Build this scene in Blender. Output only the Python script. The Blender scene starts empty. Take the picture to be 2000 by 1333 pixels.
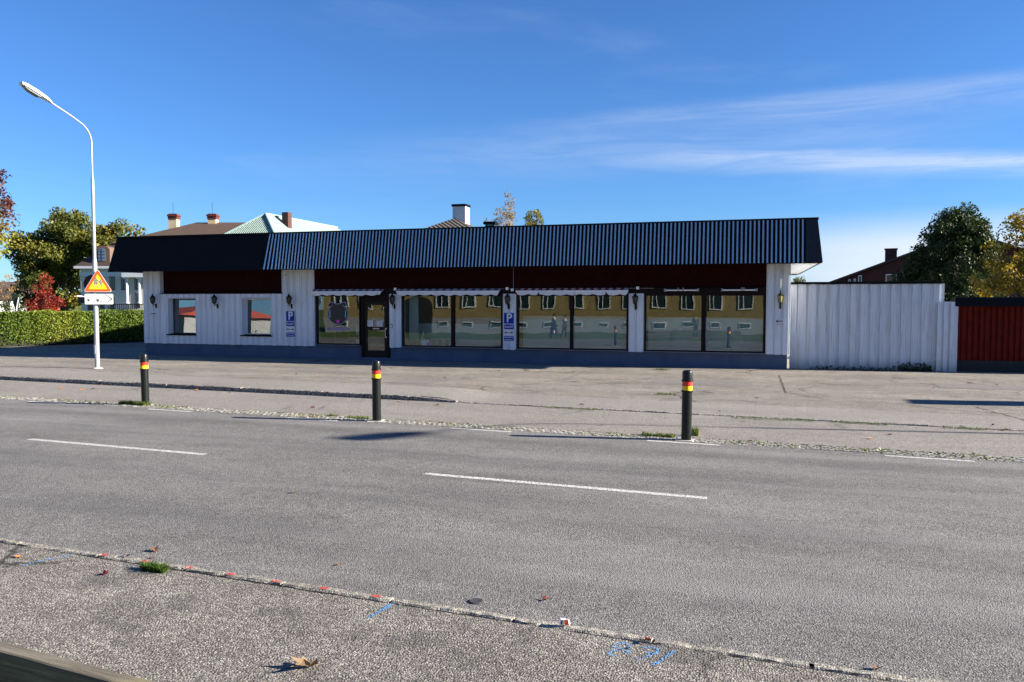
import bpy, bmesh, math, random
import numpy as np
from mathutils import Vector, Matrix, noise as mnoise
R = math.radians
rnd = random.Random(7)
nrg = np.random.default_rng(11)
scene = bpy.context.scene
COL = scene.collection

# ------------------------------------------------------------------ camera
cam_d = bpy.data.cameras.new('camera')
cam = bpy.data.objects.new('camera', cam_d)
COL.objects.link(cam)
cam_d.sensor_fit = 'HORIZONTAL'
cam_d.sensor_width = 36.0
cam_d.lens = 28.0
cam_d.clip_start = 0.1
cam_d.clip_end = 4000
cam.location = (0, 0, 2.3)
cam.rotation_euler = (R(90) - math.atan(78.5 / 1556.0), 0, R(16.5))
scene.camera = cam

# ------------------------------------------------------------------ sky and sun
SUN_EL = R(21.6)
SUN_AZ = math.atan2(0.990, 0.137)          # clockwise from +Y
sun_vec = Vector((math.cos(SUN_EL) * math.sin(SUN_AZ), math.cos(SUN_EL) * math.cos(SUN_AZ), math.sin(SUN_EL)))
world = bpy.data.worlds.new('World')
scene.world = world
world.use_nodes = True
sun_d = bpy.data.lights.new('sun', 'SUN')
sun_d.energy = 5.0
sun_d.angle = R(0.53)
sun_d.color = (1.0, 0.90, 0.77)
sun = bpy.data.objects.new('sun', sun_d)
COL.objects.link(sun)
sun.location = (30, 10, 30)
sun.rotation_euler = (-sun_vec).to_track_quat('-Z', 'Y').to_euler()
vs = scene.view_settings
vs.view_transform = 'Standard'
vs.look = 'None'
vs.gamma = 1.0
vs.use_curve_mapping = False
vs.exposure = 1.9
SKY_STRENGTH = 0.05
SKY_TINT = (0.54, 0.74, 0.97, 1)
CLOUD_COL = (4.6, 5.0, 5.7, 1)


def build_world():
    nt = world.node_tree
    nt.nodes.clear()
    N, L = nt.nodes.new, nt.links.new
    out = N('ShaderNodeOutputWorld')
    bg = N('ShaderNodeBackground')
    bg.inputs['Strength'].default_value = SKY_STRENGTH
    sky = N('ShaderNodeTexSky')
    sky.sky_type = 'NISHITA'
    sky.sun_disc = False
    sky.sun_elevation = SUN_EL
    sky.sun_rotation = SUN_AZ
    sky.air_density = 1.0
    sky.dust_density = 0.0
    sky.ozone_density = 6.0
    tc = N('ShaderNodeTexCoord')
    sep = N('ShaderNodeSeparateXYZ')
    L(tc.outputs['Generated'], sep.inputs[0])

    def m(op, a, b=None, c=None):
        n = N('ShaderNodeMath')
        n.operation = op
        for i, v in enumerate((a, b, c)):
            if v is None:
                continue
            if isinstance(v, (int, float)):
                n.inputs[i].default_value = v
            else:
                L(v, n.inputs[i])
        return n.outputs[0]
    az = m('ARCTAN2', sep.outputs[0], sep.outputs[1])
    el = m('ARCSINE', sep.outputs[2])
    comb = N('ShaderNodeCombineXYZ')
    L(az, comb.inputs[0])
    L(el, comb.inputs[1])

    def noise(sx, sy, det, rough, off=0.0, dist=0.0):
        mp = N('ShaderNodeMapping')
        mp.inputs['Scale'].default_value = (sx, sy, 1)
        mp.inputs['Location'].default_value = (off, off * 1.7, 0)
        L(comb.outputs[0], mp.inputs[0])
        t = N('ShaderNodeTexNoise')
        t.inputs['Scale'].default_value = 1.0
        t.inputs['Detail'].default_value = det
        t.inputs['Roughness'].default_value = rough
        t.inputs['Distortion'].default_value = dist
        L(mp.outputs[0], t.inputs['Vector'])
        return t.outputs[0]

    def sstep(v, a, b):
        mr = N('ShaderNodeMapRange')
        mr.interpolation_type = 'SMOOTHSTEP'
        L(v, mr.inputs[0])
        mr.inputs[1].default_value = a
        mr.inputs[2].default_value = b
        return mr.outputs[0]
    warp = m('MULTIPLY', m('SUBTRACT', noise(3.0, 14.0, 4, 0.6, 3.1), 0.5), 0.022)
    elw = m('ADD', el, warp)

    def streak(el0, slope, curve, w_up, w_dn, a0, a1, a2, a3, amp):
        # long cirrus streak: centre line el0 + slope*az + curve*az^2
        c = m('ADD', m('MULTIPLY', az, slope), el0)
        c = m('ADD', c, m('MULTIPLY', m('MULTIPLY', az, az), curve))
        d = m('SUBTRACT', elw, c)
        up = sstep(m('DIVIDE', d, w_up), 1.0, 0.0)
        dn = sstep(m('DIVIDE', d, -w_dn), 1.0, 0.0)
        k = m('MULTIPLY', up, dn)
        k = m('MULTIPLY', k, sstep(az, a0, a1))
        if a2 is not None:
            k = m('MULTIPLY', k, sstep(az, a3, a2))
        fine = m('ADD', m('MULTIPLY', sstep(noise(5, 52, 8, 0.68, 1.3, 0.9), 0.30, 0.68), 0.75), 0.40)
        return m('MULTIPLY', m('MULTIPLY', k, fine), amp)
    s1 = streak(0.169, -0.0475, -0.10, 0.017, 0.024, -0.36, 0.16, 0.6, 1.3, 0.54)
    s2 = streak(0.2235, 0.030, -0.10, 0.020, 0.048, -0.55, 0.10, 0.20, 0.44, 0.21)
    s3 = streak(0.190, 0.0, -0.10, 0.045, 0.05, -0.65, -0.2, 0.05, 0.35, 0.15)
    # low bank of cloud towards the right-hand horizon
    lowm = m('MULTIPLY', sstep(m('ADD', el, m('MULTIPLY', warp, 0.9)), 0.108, 0.050), sstep(m('ADD', az, m('MULTIPLY', warp, 8.0)), -0.10, 0.18))
    lowm = m('MULTIPLY', lowm, m('ADD', m('MULTIPLY', noise(4, 26, 5, 0.55, 7.0), 0.7), 0.62))
    lowm = m('MULTIPLY', m('MULTIPLY', lowm, sstep(az, 2.6, 1.2)), m('MULTIPLY', sstep(el, -0.02, 0.0), 0.95))
    # faint thin cirrus everywhere, all the way round
    ci = sstep(noise(2.2, 9.0, 6, 0.6, 12.0, 0.4), 0.52, 0.80)
    ci = m('MULTIPLY', m('MULTIPLY', ci, sstep(el, 0.9, 0.3)), 0.10)
    tot = m('MAXIMUM', m('MAXIMUM', s1, s2), m('MAXIMUM', s3, lowm))
    tot = m('MINIMUM', m('ADD', tot, ci), 0.92)
    mix = N('ShaderNodeMixRGB')
    L(tot, mix.inputs[0])
    gam = N('ShaderNodeMixRGB')                      # camera's cool, saturated rendering of a clear autumn sky
    gam.blend_type = 'MULTIPLY'
    gam.inputs[0].default_value = 1.0
    gam.inputs[2].default_value = SKY_TINT
    L(sky.outputs[0], gam.inputs[1])
    L(gam.outputs[0], mix.inputs[1])
    mix.inputs[2].default_value = CLOUD_COL
    L(mix.outputs[0], bg.inputs['Color'])
    L(bg.outputs[0], out.inputs[0])


build_world()

# ------------------------------------------------------------------ helpers: materials
MATS = {}


class NB:
    """tiny node-building helper"""
    def __init__(self, name):
        self.mat = bpy.data.materials.new(name)
        self.mat.use_nodes = True
        self.nt = self.mat.node_tree
        self.nt.nodes.clear()
        self.out = self.n('ShaderNodeOutputMaterial')
        self._tc = None

    def n(self, t, **kw):
        x = self.nt.nodes.new(t)
        for k, v in kw.items():
            setattr(x, k, v)
        return x

    def l(self, a, b):
        self.nt.links.new(a, b)

    def put(self, sock, v):
        if v is None:
            return
        if isinstance(v, (int, float)):
            sock.default_value = v
        elif isinstance(v, (tuple, list)):
            sock.default_value = tuple(v) + ((1,) if len(v) == 3 and sock.type == 'RGBA' else ())
        else:
            self.l(v, sock)

    def pos(self, kind='Object'):
        if self._tc is None:
            self._tc = self.n('ShaderNodeTexCoord')
            self._geo = self.n('ShaderNodeNewGeometry')
        return self._geo.outputs['Position'] if kind == 'World' else self._tc.outputs[kind]

    def mapping(self, v, scale=(1, 1, 1), rot=(0, 0, 0), loc=(0, 0, 0)):
        mp = self.n('ShaderNodeMapping')
        self.l(v, mp.inputs[0])
        mp.inputs['Scale'].default_value = scale
        mp.inputs['Rotation'].default_value = rot
        mp.inputs['Location'].default_value = loc
        return mp.outputs[0]

    def noise(self, v, scale, detail=3, rough=0.55, dist=0.0):
        t = self.n('ShaderNodeTexNoise')
        self.l(v, t.inputs['Vector'])
        t.inputs['Scale'].default_value = scale
        t.inputs['Detail'].default_value = detail
        t.inputs['Roughness'].default_value = rough
        t.inputs['Distortion'].default_value = dist
        return t.outputs[0]

    def voronoi(self, v, scale, feature='F1', out='Distance', rnd_=1.0):
        t = self.n('ShaderNodeTexVoronoi', feature=feature)
        self.l(v, t.inputs['Vector'])
        t.inputs['Scale'].default_value = scale
        t.inputs['Randomness'].default_value = rnd_
        return t.outputs[out]

    def math(self, op, a, b=None, c=None, clamp=False):
        x = self.n('ShaderNodeMath', operation=op, use_clamp=clamp)
        for i, v in enumerate((a, b, c)):
            self.put(x.inputs[i], v)
        return x.outputs[0]

    def ramp(self, v, stops, interp='LINEAR'):
        r = self.n('ShaderNodeValToRGB')
        self.l(v, r.inputs[0])
        e = r.color_ramp
        e.interpolation = interp
        while len(e.elements) > len(stops):
            e.elements.remove(e.elements[-1])
        while len(e.elements) < len(stops):
            e.elements.new(0.5)
        for i, (p, c) in enumerate(stops):
            e.elements[i].position = p
            if isinstance(c, (int, float)):
                c = (c, c, c)
            e.elements[i].color = tuple(c) + (1,)
        return r.outputs[0]

    def mix(self, fac, a, b, blend='MIX'):
        x = self.n('ShaderNodeMixRGB', blend_type=blend)
        self.put(x.inputs[0], fac)
        self.put(x.inputs[1], a)
        self.put(x.inputs[2], b)
        return x.outputs[0]

    def step(self, v, a, b):
        mr = self.n('ShaderNodeMapRange')
        mr.interpolation_type = 'SMOOTHSTEP'
        self.l(v, mr.inputs[0])
        mr.inputs[1].default_value = a
        mr.inputs[2].default_value = b
        return mr.outputs[0]

    def bump(self, h, strength=0.3, dist=0.02, normal=None):
        b = self.n('ShaderNodeBump')
        b.inputs['Strength'].default_value = strength
        b.inputs['Distance'].default_value = dist
        self.l(h, b.inputs['Height'])
        if normal is not None:
            self.l(normal, b.inputs['Normal'])
        return b.outputs[0]

    def pbr(self, color, rough=0.6, metal=0.0, normal=None, spec=0.5, coat=0.0, trans=0.0):
        p = self.n('ShaderNodeBsdfPrincipled')
        self.put(p.inputs['Base Color'], color)
        self.put(p.inputs['Roughness'], rough)
        self.put(p.inputs['Metallic'], metal)
        self.put(p.inputs['Specular IOR Level'], spec)
        self.put(p.inputs['Coat Weight'], coat)
        if trans:
            self.put(p.inputs['Transmission Weight'], trans)
        if normal is not None:
            self.l(normal, p.inputs['Normal'])
        return p.outputs[0]

    def done(self, shader):
        self.l(shader, self.out.inputs[0])
        return self.mat


def simple(name, col, rough=0.6, metal=0.0, var=0.15, scale=6.0, bump=0.0, bscale=40.0, spec=0.5, coat=0.0):
    if name in MATS:
        return MATS[name]
    b = NB(name)
    p = b.pos('World')
    n1 = b.noise(p, scale, 5, 0.6)
    n2 = b.noise(p, scale * 9, 3, 0.6)
    k = b.math('ADD', b.math('MULTIPLY', n1, 0.7), b.math('MULTIPLY', n2, 0.3))
    c = b.ramp(k, [(0.25, tuple(x * (1 - var) for x in col)), (0.75, tuple(min(1, x * (1 + var)) for x in col))])
    nm = b.bump(b.noise(p, bscale, 4, 0.6), bump, 0.01) if bump else None
    r = b.math('ADD', b.math('MULTIPLY', n2, 0.2), rough - 0.1, clamp=True)
    MATS[name] = b.done(b.pbr(c, r, metal, nm, spec, coat))
    return MATS[name]


# ------------------------------------------------------------------ helpers: geometry
WM = {}            # world matrix of every object built


class MB:
    def __init__(self):
        self.v, self.f, self.mi = [], [], []

    def add(self, vs, fs, mi=0):
        o = len(self.v)
        self.v += [tuple(p) for p in vs]
        self.f += [tuple(i + o for i in f) for f in fs]
        self.mi += [mi] * len(fs)
        return self

    def box(self, x0, x1, y0, y1, z0, z1, mi=0):
        vs = [(x, y, z) for z in (z0, z1) for y in (y0, y1) for x in (x0, x1)]
        return self.add(vs, [(0, 2, 3, 1), (4, 5, 7, 6), (0, 1, 5, 4), (2, 6, 7, 3), (0, 4, 6, 2), (1, 3, 7, 5)], mi)

    def tube(self, pts, radii, n=8, cap=True, mi=0):
        pts = [Vector(p) for p in pts]
        if isinstance(radii, (int, float)):
            radii = [radii] * len(pts)
        rings = []
        t0 = (pts[1] - pts[0]).normalized()
        a = t0.cross(Vector((0, 0, 1)))
        if a.length < 1e-3:
            a = Vector((1, 0, 0))
        a.normalize()
        vs = []
        for i, p in enumerate(pts):
            t = (pts[min(i + 1, len(pts) - 1)] - pts[max(i - 1, 0)]).normalized()
            a = (a - t * a.dot(t))
            if a.length < 1e-5:
                a = t.orthogonal()
            a.normalize()
            b = t.cross(a)
            for k in range(n):
                w = 2 * math.pi * k / n
                vs.append(p + (a * math.cos(w) + b * math.sin(w)) * radii[i])
        fs = []
        for i in range(len(pts) - 1):
            for k in range(n):
                fs.append((i * n + k, i * n + (k + 1) % n, (i + 1) * n + (k + 1) % n, (i + 1) * n + k))
        if cap:
            fs.append(tuple(range(n - 1, -1, -1)))
            fs.append(tuple((len(pts) - 1) * n + k for k in range(n)))
        return self.add(vs, fs, mi)

    def lathe(self, prof, n=16, c=(0, 0, 0), rot0=0.0, mi=0):
        vs, fs = [], []
        for r, z in prof:
            for k in range(n):
                w = 2 * math.pi * k / n + rot0
                vs.append((c[0] + r * math.cos(w), c[1] + r * math.sin(w), c[2] + z))
        m = len(prof)
        for i in range(m - 1):
            for k in range(n):
                fs.append((i * n + k, i * n + (k + 1) % n, (i + 1) * n + (k + 1) % n, (i + 1) * n + k))
        fs.append(tuple(range(n - 1, -1, -1)))
        fs.append(tuple((m - 1) * n + k for k in range(n)))
        return self.add(vs, fs, mi)

    def prism_xz(self, poly, y0, y1, mi=0):
        """polygon in XZ, extruded along Y (y0 is the front)"""
        n = len(poly)
        vs = [(x, y0, z) for x, z in poly] + [(x, y1, z) for x, z in poly]
        fs = [tuple(range(n)), tuple(range(2 * n - 1, n - 1, -1))]
        fs += [(i, n + i, n + (i + 1) % n, (i + 1) % n) for i in range(n)]
        return self.add(vs, fs, mi)

    def prism_xy(self, poly, z0, z1, mi=0):
        n = len(poly)
        vs = [(x, y, z0) for x, y in poly] + [(x, y, z1) for x, y in poly]
        fs = [tuple(range(n - 1, -1, -1)), tuple(range(n, 2 * n))]
        fs += [(i, (i + 1) % n, n + (i + 1) % n, n + i) for i in range(n)]
        return self.add(vs, fs, mi)

    def mesh(self, name, M=None):
        me = bpy.data.meshes.new(name)
        v = self.v if M is None else [tuple(M @ Vector(p)) for p in self.v]
        me.from_pydata(v, [], self.f)
        bm = bmesh.new()
        bm.from_mesh(me)
        bmesh.ops.recalc_face_normals(bm, faces=bm.faces)
        bm.to_mesh(me)
        bm.free()
        if len(set(self.mi)) > 1:
            me.polygons.foreach_set('material_index', self.mi)
        return me

    def build(self, name, mat, parent=None, bevel=0.0, smooth=False, world=True, angle=35):
        inv = WM[parent].inverted() if (parent is not None and world) else None
        me = self.mesh(name, inv)
        return link(name, me, mat, parent, bevel, smooth, angle)


def link(name, me, mat, parent=None, bevel=0.0, smooth=False, angle=35, M=None):
    for mt in (mat if isinstance(mat, (list, tuple)) else [mat]):
        if mt is not None and mt.name not in [x.name for x in me.materials if x]:
            me.materials.append(mt)
    o = bpy.data.objects.new(name, me)
    COL.objects.link(o)
    M = M or Matrix.Identity(4)
    if parent is not None:
        o.parent = parent
        WM[o] = WM[parent] @ M
    else:
        WM[o] = M
    o.matrix_local = M
    if bevel:
        bv = o.modifiers.new('bevel', 'BEVEL')
        bv.width = bevel
        bv.segments = 2
        bv.limit_method = 'ANGLE'
    if smooth:
        me.polygons.foreach_set('use_smooth', [True] * len(me.polygons))
        me.set_sharp_from_angle(angle=R(angle))
    return o


def empty(name, loc=(0, 0, 0), rz=0.0, label=None, cat=None, group=None):
    o = bpy.data.objects.new(name, None)
    o.empty_display_size = 0.2
    COL.objects.link(o)
    o.location = loc
    o.rotation_euler = (0, 0, rz)
    WM[o] = Matrix.Translation(loc) @ Matrix.Rotation(rz, 4, 'Z')
    if label:
        tag(o, label, cat, group)
    return o


def tag(o, label, cat, group=None, kind=None):
    if label:
        o['label'] = label
    if cat:
        o['category'] = cat
    if group:
        o['group'] = group
    if kind:
        o['kind'] = kind
    return o


def struct(o):
    o['kind'] = 'structure'
    return o


def stuff(o, label=None, cat=None):
    o['kind'] = 'stuff'
    if label:
        o['label'] = label
        o['category'] = cat
    return o


def copy_tree(o, parent=None, loc=None, rz=None):
    c = o.copy()
    COL.objects.link(c)
    c.parent = parent
    if loc is not None:
        c.location = loc
    if rz is not None:
        c.rotation_euler = (0, 0, rz)
    for ch in [x for x in KIDS.get(o, o.children)]:
        copy_tree(ch, c)
    return c


KIDS = {}


def quads_mesh(name, V):
    """V: (n,4,3) array -> quad soup mesh"""
    n = len(V)
    me = bpy.data.meshes.new(name)
    me.vertices.add(n * 4)
    me.vertices.foreach_set('co', V.reshape(-1).astype(np.float32))
    me.loops.add(n * 4)
    me.loops.foreach_set('vertex_index', np.arange(n * 4, dtype=np.int32))
    me.polygons.add(n)
    me.polygons.foreach_set('loop_start', np.arange(0, n * 4, 4, dtype=np.int32))
    me.polygons.foreach_set('loop_total', np.full(n, 4, dtype=np.int32))
    me.update(calc_edges=True)
    return me


def leaf_quads(centres, size, flat=0.0, jitter=0.35):
    """one little bent leaf (a kite) per centre"""
    n = len(centres)
    a = nrg.normal(size=(n, 3))
    a[:, 2] *= (1 - flat)
    a /= np.linalg.norm(a, axis=1)[:, None] + 1e-9
    b = nrg.normal(size=(n, 3))
    b -= a * np.sum(a * b, axis=1)[:, None]
    b /= np.linalg.norm(b, axis=1)[:, None] + 1e-9
    s = size * (1 + jitter * nrg.normal(size=n)).clip(0.4, 1.9)
    a = a * s[:, None]
    b = b * (s * 0.62)[:, None]
    c = np.asarray(centres)
    return np.stack([c - a * .5, c + b * .5, c + a * .5, c - b * .5], axis=1)


def add_tint(me, n, vals=None):
    at = me.attributes.new('tint', 'FLOAT', 'FACE')
    at.data.foreach_set('value', (nrg.random(n) if vals is None else np.clip(vals, 0, 1)).astype(np.float32))


def leaf_mat(name, stops, trans=0.35, rough=0.55):
    if name in MATS:
        return MATS[name]
    b = NB(name)
    at = b.n('ShaderNodeAttribute', attribute_name='tint')
    c = b.ramp(at.outputs['Fac'], stops)
    p = b.pbr(c, rough, 0, None, 0.35)
    t = b.n('ShaderNodeBsdfTranslucent')
    b.l(b.mix(1.0, c, (1.0, 0.95, 0.55), 'MULTIPLY'), t.inputs[0])
    mx = b.n('ShaderNodeMixShader')
    mx.inputs[0].default_value = trans
    b.l(p, mx.inputs[1])
    b.l(t.outputs[0], mx.inputs[2])
    MATS[name] = b.done(mx.outputs[0])
    return MATS[name]


def text_mesh(s, size, thick=0.002, bold=False):
    cu = bpy.data.curves.new('lettering', 'FONT')
    cu.body = s
    cu.size = size
    cu.align_x = 'CENTER'
    cu.align_y = 'CENTER'
    cu.extrude = thick
    cu.offset = 0.012 * size / 0.1 * 0.1 * (2.2 if bold else 0)
    ob = bpy.data.objects.new('lettering', cu)
    COL.objects.link(ob)
    dg = bpy.context.evaluated_depsgraph_get()
    me = bpy.data.meshes.new_from_object(ob.evaluated_get(dg))
    me.materials.clear()
    bpy.data.objects.remove(ob)
    bpy.data.curves.remove(cu)
    return me


def put_text(s, size, at, mat, parent, bold=False, sx=1.0):
    """upright lettering facing -Y at world point at"""
    me = text_mesh(s, size, 0.0015, bold)
    M = WM[parent].inverted() @ Matrix.Translation(at) @ Matrix.Rotation(R(90), 4, 'X') @ Matrix.Diagonal((sx, 1, 1, 1))
    me.transform(M)
    return link('lettering', me, mat, parent)


# ------------------------------------------------------------------ materials
def white_wood(name, col=(0.66, 0.69, 0.73), dirt=0.38):
    b = NB(name)
    p = b.pos('World')
    grain = b.noise(b.mapping(p, (30, 30, 1.2)), 1.0, 5, 0.65)
    big = b.noise(p, 1.1, 4, 0.6)
    chips = b.step(b.noise(b.mapping(p, (22, 22, 9)), 1.0, 3, 0.7), 0.675, 0.72)
    oi = b.n('ShaderNodeObjectInfo')
    base = b.mix(b.math('MULTIPLY', oi.outputs['Random'], 0.35), col, tuple(c * 0.78 for c in col))
    c = b.mix(b.math('MULTIPLY', b.step(grain, 0.45, 0.75), dirt), base, (0.36, 0.35, 0.36))
    c = b.mix(b.math('MULTIPLY', b.step(big, 0.5, 0.8), 0.3), c, (0.45, 0.44, 0.42))
    sep = b.n('ShaderNodeSeparateXYZ')
    b.l(p, sep.inputs[0])
    splash = b.math('MULTIPLY', b.step(b.math('ADD', sep.outputs[2], b.math('MULTIPLY', big, 0.5)), 0.75, 0.25), 0.55)
    c = b.mix(splash, c, (0.22, 0.22, 0.20))
    c = b.mix(b.math('MULTIPLY', chips, 0.75), c, (0.16, 0.14, 0.13))
    nm = b.bump(grain, 0.25, 0.006)
    return b.done(b.pbr(c, 0.55, 0, nm, 0.4))


M_white = white_wood('white_painted_board')
M_fence = white_wood('weathered_white_board', (0.64, 0.67, 0.71), 0.8)
M_black = simple('black_painted_metal', (0.006, 0.007, 0.011), 0.7, 0.0, 0.3, 3, 0.05, spec=0.06)
M_red = simple('dark_red_board', (0.020, 0.002, 0.002), 0.7, 0, 0.35, 3, 0.1, 30, spec=0.06)
M_redf = simple('falu_red_board', (0.11, 0.012, 0.007), 0.85, 0, 0.4, 4, 0.2, 30, spec=0.06)
M_frame = simple('brown_black_frame', (0.012, 0.006, 0.006), 0.55, 0, 0.2, 4, spec=0.1)
M_door = simple('dark_bronze_door', (0.014, 0.012, 0.009), 0.5, 0.0, 0.2, 4, spec=0.15)
M_iron = simple('black_cast_iron', (0.005, 0.008, 0.008), 0.55, 0.0, 0.3, 12, 0.1, spec=0.15)
M_lglass = simple('lantern_glass', (0.012, 0.022, 0.016), 0.12, 0, 0.3, 10)
M_lglassy = simple('lantern_amber_glass', (0.30, 0.26, 0.10), 0.15, 0, 0.3, 10)
M_steel = simple('galvanised_steel', (0.34, 0.355, 0.38), 0.45, 0.3, 0.14, 5, 0.04)
M_alu = simple('lamp_head_grey', (0.62, 0.62, 0.62), 0.45, 0.2, 0.1, 5)
M_conc = simple('concrete', (0.40, 0.39, 0.36), 0.9, 0, 0.2, 7, 0.4, 60)
M_signback = simple('sign_back_dark', (0.012, 0.016, 0.018), 0.5, 0.2, 0.2, 6)
M_wsheet = simple('white_sign_sheet', (0.80, 0.80, 0.80), 0.4, 0, 0.04, 3)
M_gsheet = simple('grey_white_sign_sheet', (0.60, 0.61, 0.64), 0.4, 0, 0.06, 3)
M_blue = simple('sign_blue', (0.003, 0.030, 0.30), 0.5, 0, 0.06, 3, spec=0.12)
M_ink = simple('sign_black', (0.012, 0.012, 0.012), 0.5, 0, 0.1, 3)
M_yel = simple('sign_yellow', (0.90, 0.72, 0.01), 0.4, 0, 0.04, 3)
M_org = simple('sign_red_border', (0.75, 0.09, 0.015), 0.4, 0, 0.05, 3)
M_gfig = simple('sign_grey_figure', (0.20, 0.19, 0.16), 0.5, 0, 0.05, 3)
M_bred = simple('bollard_red', (0.62, 0.035, 0.02), 0.3, 0, 0.08, 3)
M_byel = simple('bollard_yellow', (0.85, 0.55, 0.01), 0.3, 0, 0.08, 3)
M_bblk = simple('bollard_black', (0.006, 0.008, 0.008), 0.32, 0.0, 0.3, 4, 0.03, spec=0.3)
M_awhite = simple('awning_valance_cloth', (0.66, 0.65, 0.68), 0.85, 0, 0.08, 5)
M_pink = simple('logo_pink', (0.60, 0.03, 0.35), 0.5)
M_lilac = simple('logo_lilac', (0.34, 0.27, 0.48), 0.5)
M_cyan = simple('logo_pale_blue', (0.16, 0.45, 0.60), 0.5)
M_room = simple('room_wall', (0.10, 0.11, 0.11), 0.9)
M_roomboard = simple('pale_display_board', (0.42, 0.48, 0.50), 0.8, 0, 0.12, 2)
M_bark = simple('bark', (0.10, 0.08, 0.065), 0.9, 0, 0.35, 9, 0.5, 30)
M_roofblk = simple('roof_felt', (0.03, 0.03, 0.033), 0.85, 0, 0.2, 3)


def plinth_mat():
    b = NB('blue_grey_plinth_render')
    p = b.pos('World')
    n = b.noise(p, 1.3, 6, 0.62)
    f = b.noise(p, 60, 3, 0.6)
    st = b.noise(b.mapping(p, (6, 6, 0.7)), 1.0, 5, 0.6)
    c = b.ramp(n, [(0.3, (0.062, 0.088, 0.150)), (0.7, (0.092, 0.120, 0.180))])
    c = b.mix(b.math('MULTIPLY', b.step(st, 0.52, 0.75), 0.3), c, (0.055, 0.068, 0.09))
    return b.done(b.pbr(c, 0.85, 0, b.bump(f, 0.3, 0.006), 0.15))


M_plinth = plinth_mat()


def ribbed_mat():
    b = NB('dark_profiled_sheet')
    p = b.pos('World')
    n = b.noise(p, 0.8, 5, 0.6)
    st = b.noise(b.mapping(p, (9, 9, 0.5)), 1.0, 5, 0.6)
    c = b.ramp(n, [(0.3, (0.60, 0.54, 0.47)), (0.7, (0.70, 0.63, 0.55))])
    c = b.mix(b.math('MULTIPLY', b.step(st, 0.5, 0.8), 0.35), c, (0.36, 0.33, 0.30))
    r = b.ramp(st, [(0.3, 0.22), (0.7, 0.36)])
    return b.done(b.pbr(c, r, 1.0, None, 0.5))


M_rib = ribbed_mat()


def glass_mat(name, refl, tint, wav=0.0):
    b = NB(name)
    p = b.pos('World')
    nm = None
    if wav:
        h = b.noise(b.mapping(p, (1.0, 1.0, 0.7)), 0.9, 2, 0.4)
        nm = b.bump(h, 1.0, wav)
    g = b.n('ShaderNodeBsdfGlossy')
    g.inputs['Roughness'].default_value = 0.0
    g.inputs['Color'].default_value = (0.96, 0.97, 1.0, 1)
    if nm is not None:
        b.l(nm, g.inputs['Normal'])
    t = b.n('ShaderNodeBsdfTransparent')
    t.inputs['Color'].default_value = tint + (1,)
    lw = b.n('ShaderNodeFresnel')
    lw.inputs['IOR'].default_value = 1.5
    f = b.math('ADD', lw.outputs[0], refl, clamp=True)
    mx = b.n('ShaderNodeMixShader')
    b.l(f, mx.inputs[0])
    b.l(t.outputs[0], mx.inputs[1])
    b.l(g.outputs[0], mx.inputs[2])
    return b.done(mx.outputs[0])


M_glass = glass_mat('shop_window_glass', 0.045, (0.80, 0.86, 0.84), 0.0028)
M_glass2 = glass_mat('small_window_glass', 0.13, (0.6, 0.66, 0.66), 0.002)
M_hglass = simple('dark_house_glass', (0.03, 0.04, 0.05), 0.08, 0, 0.2, 2, spec=0.8)


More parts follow.
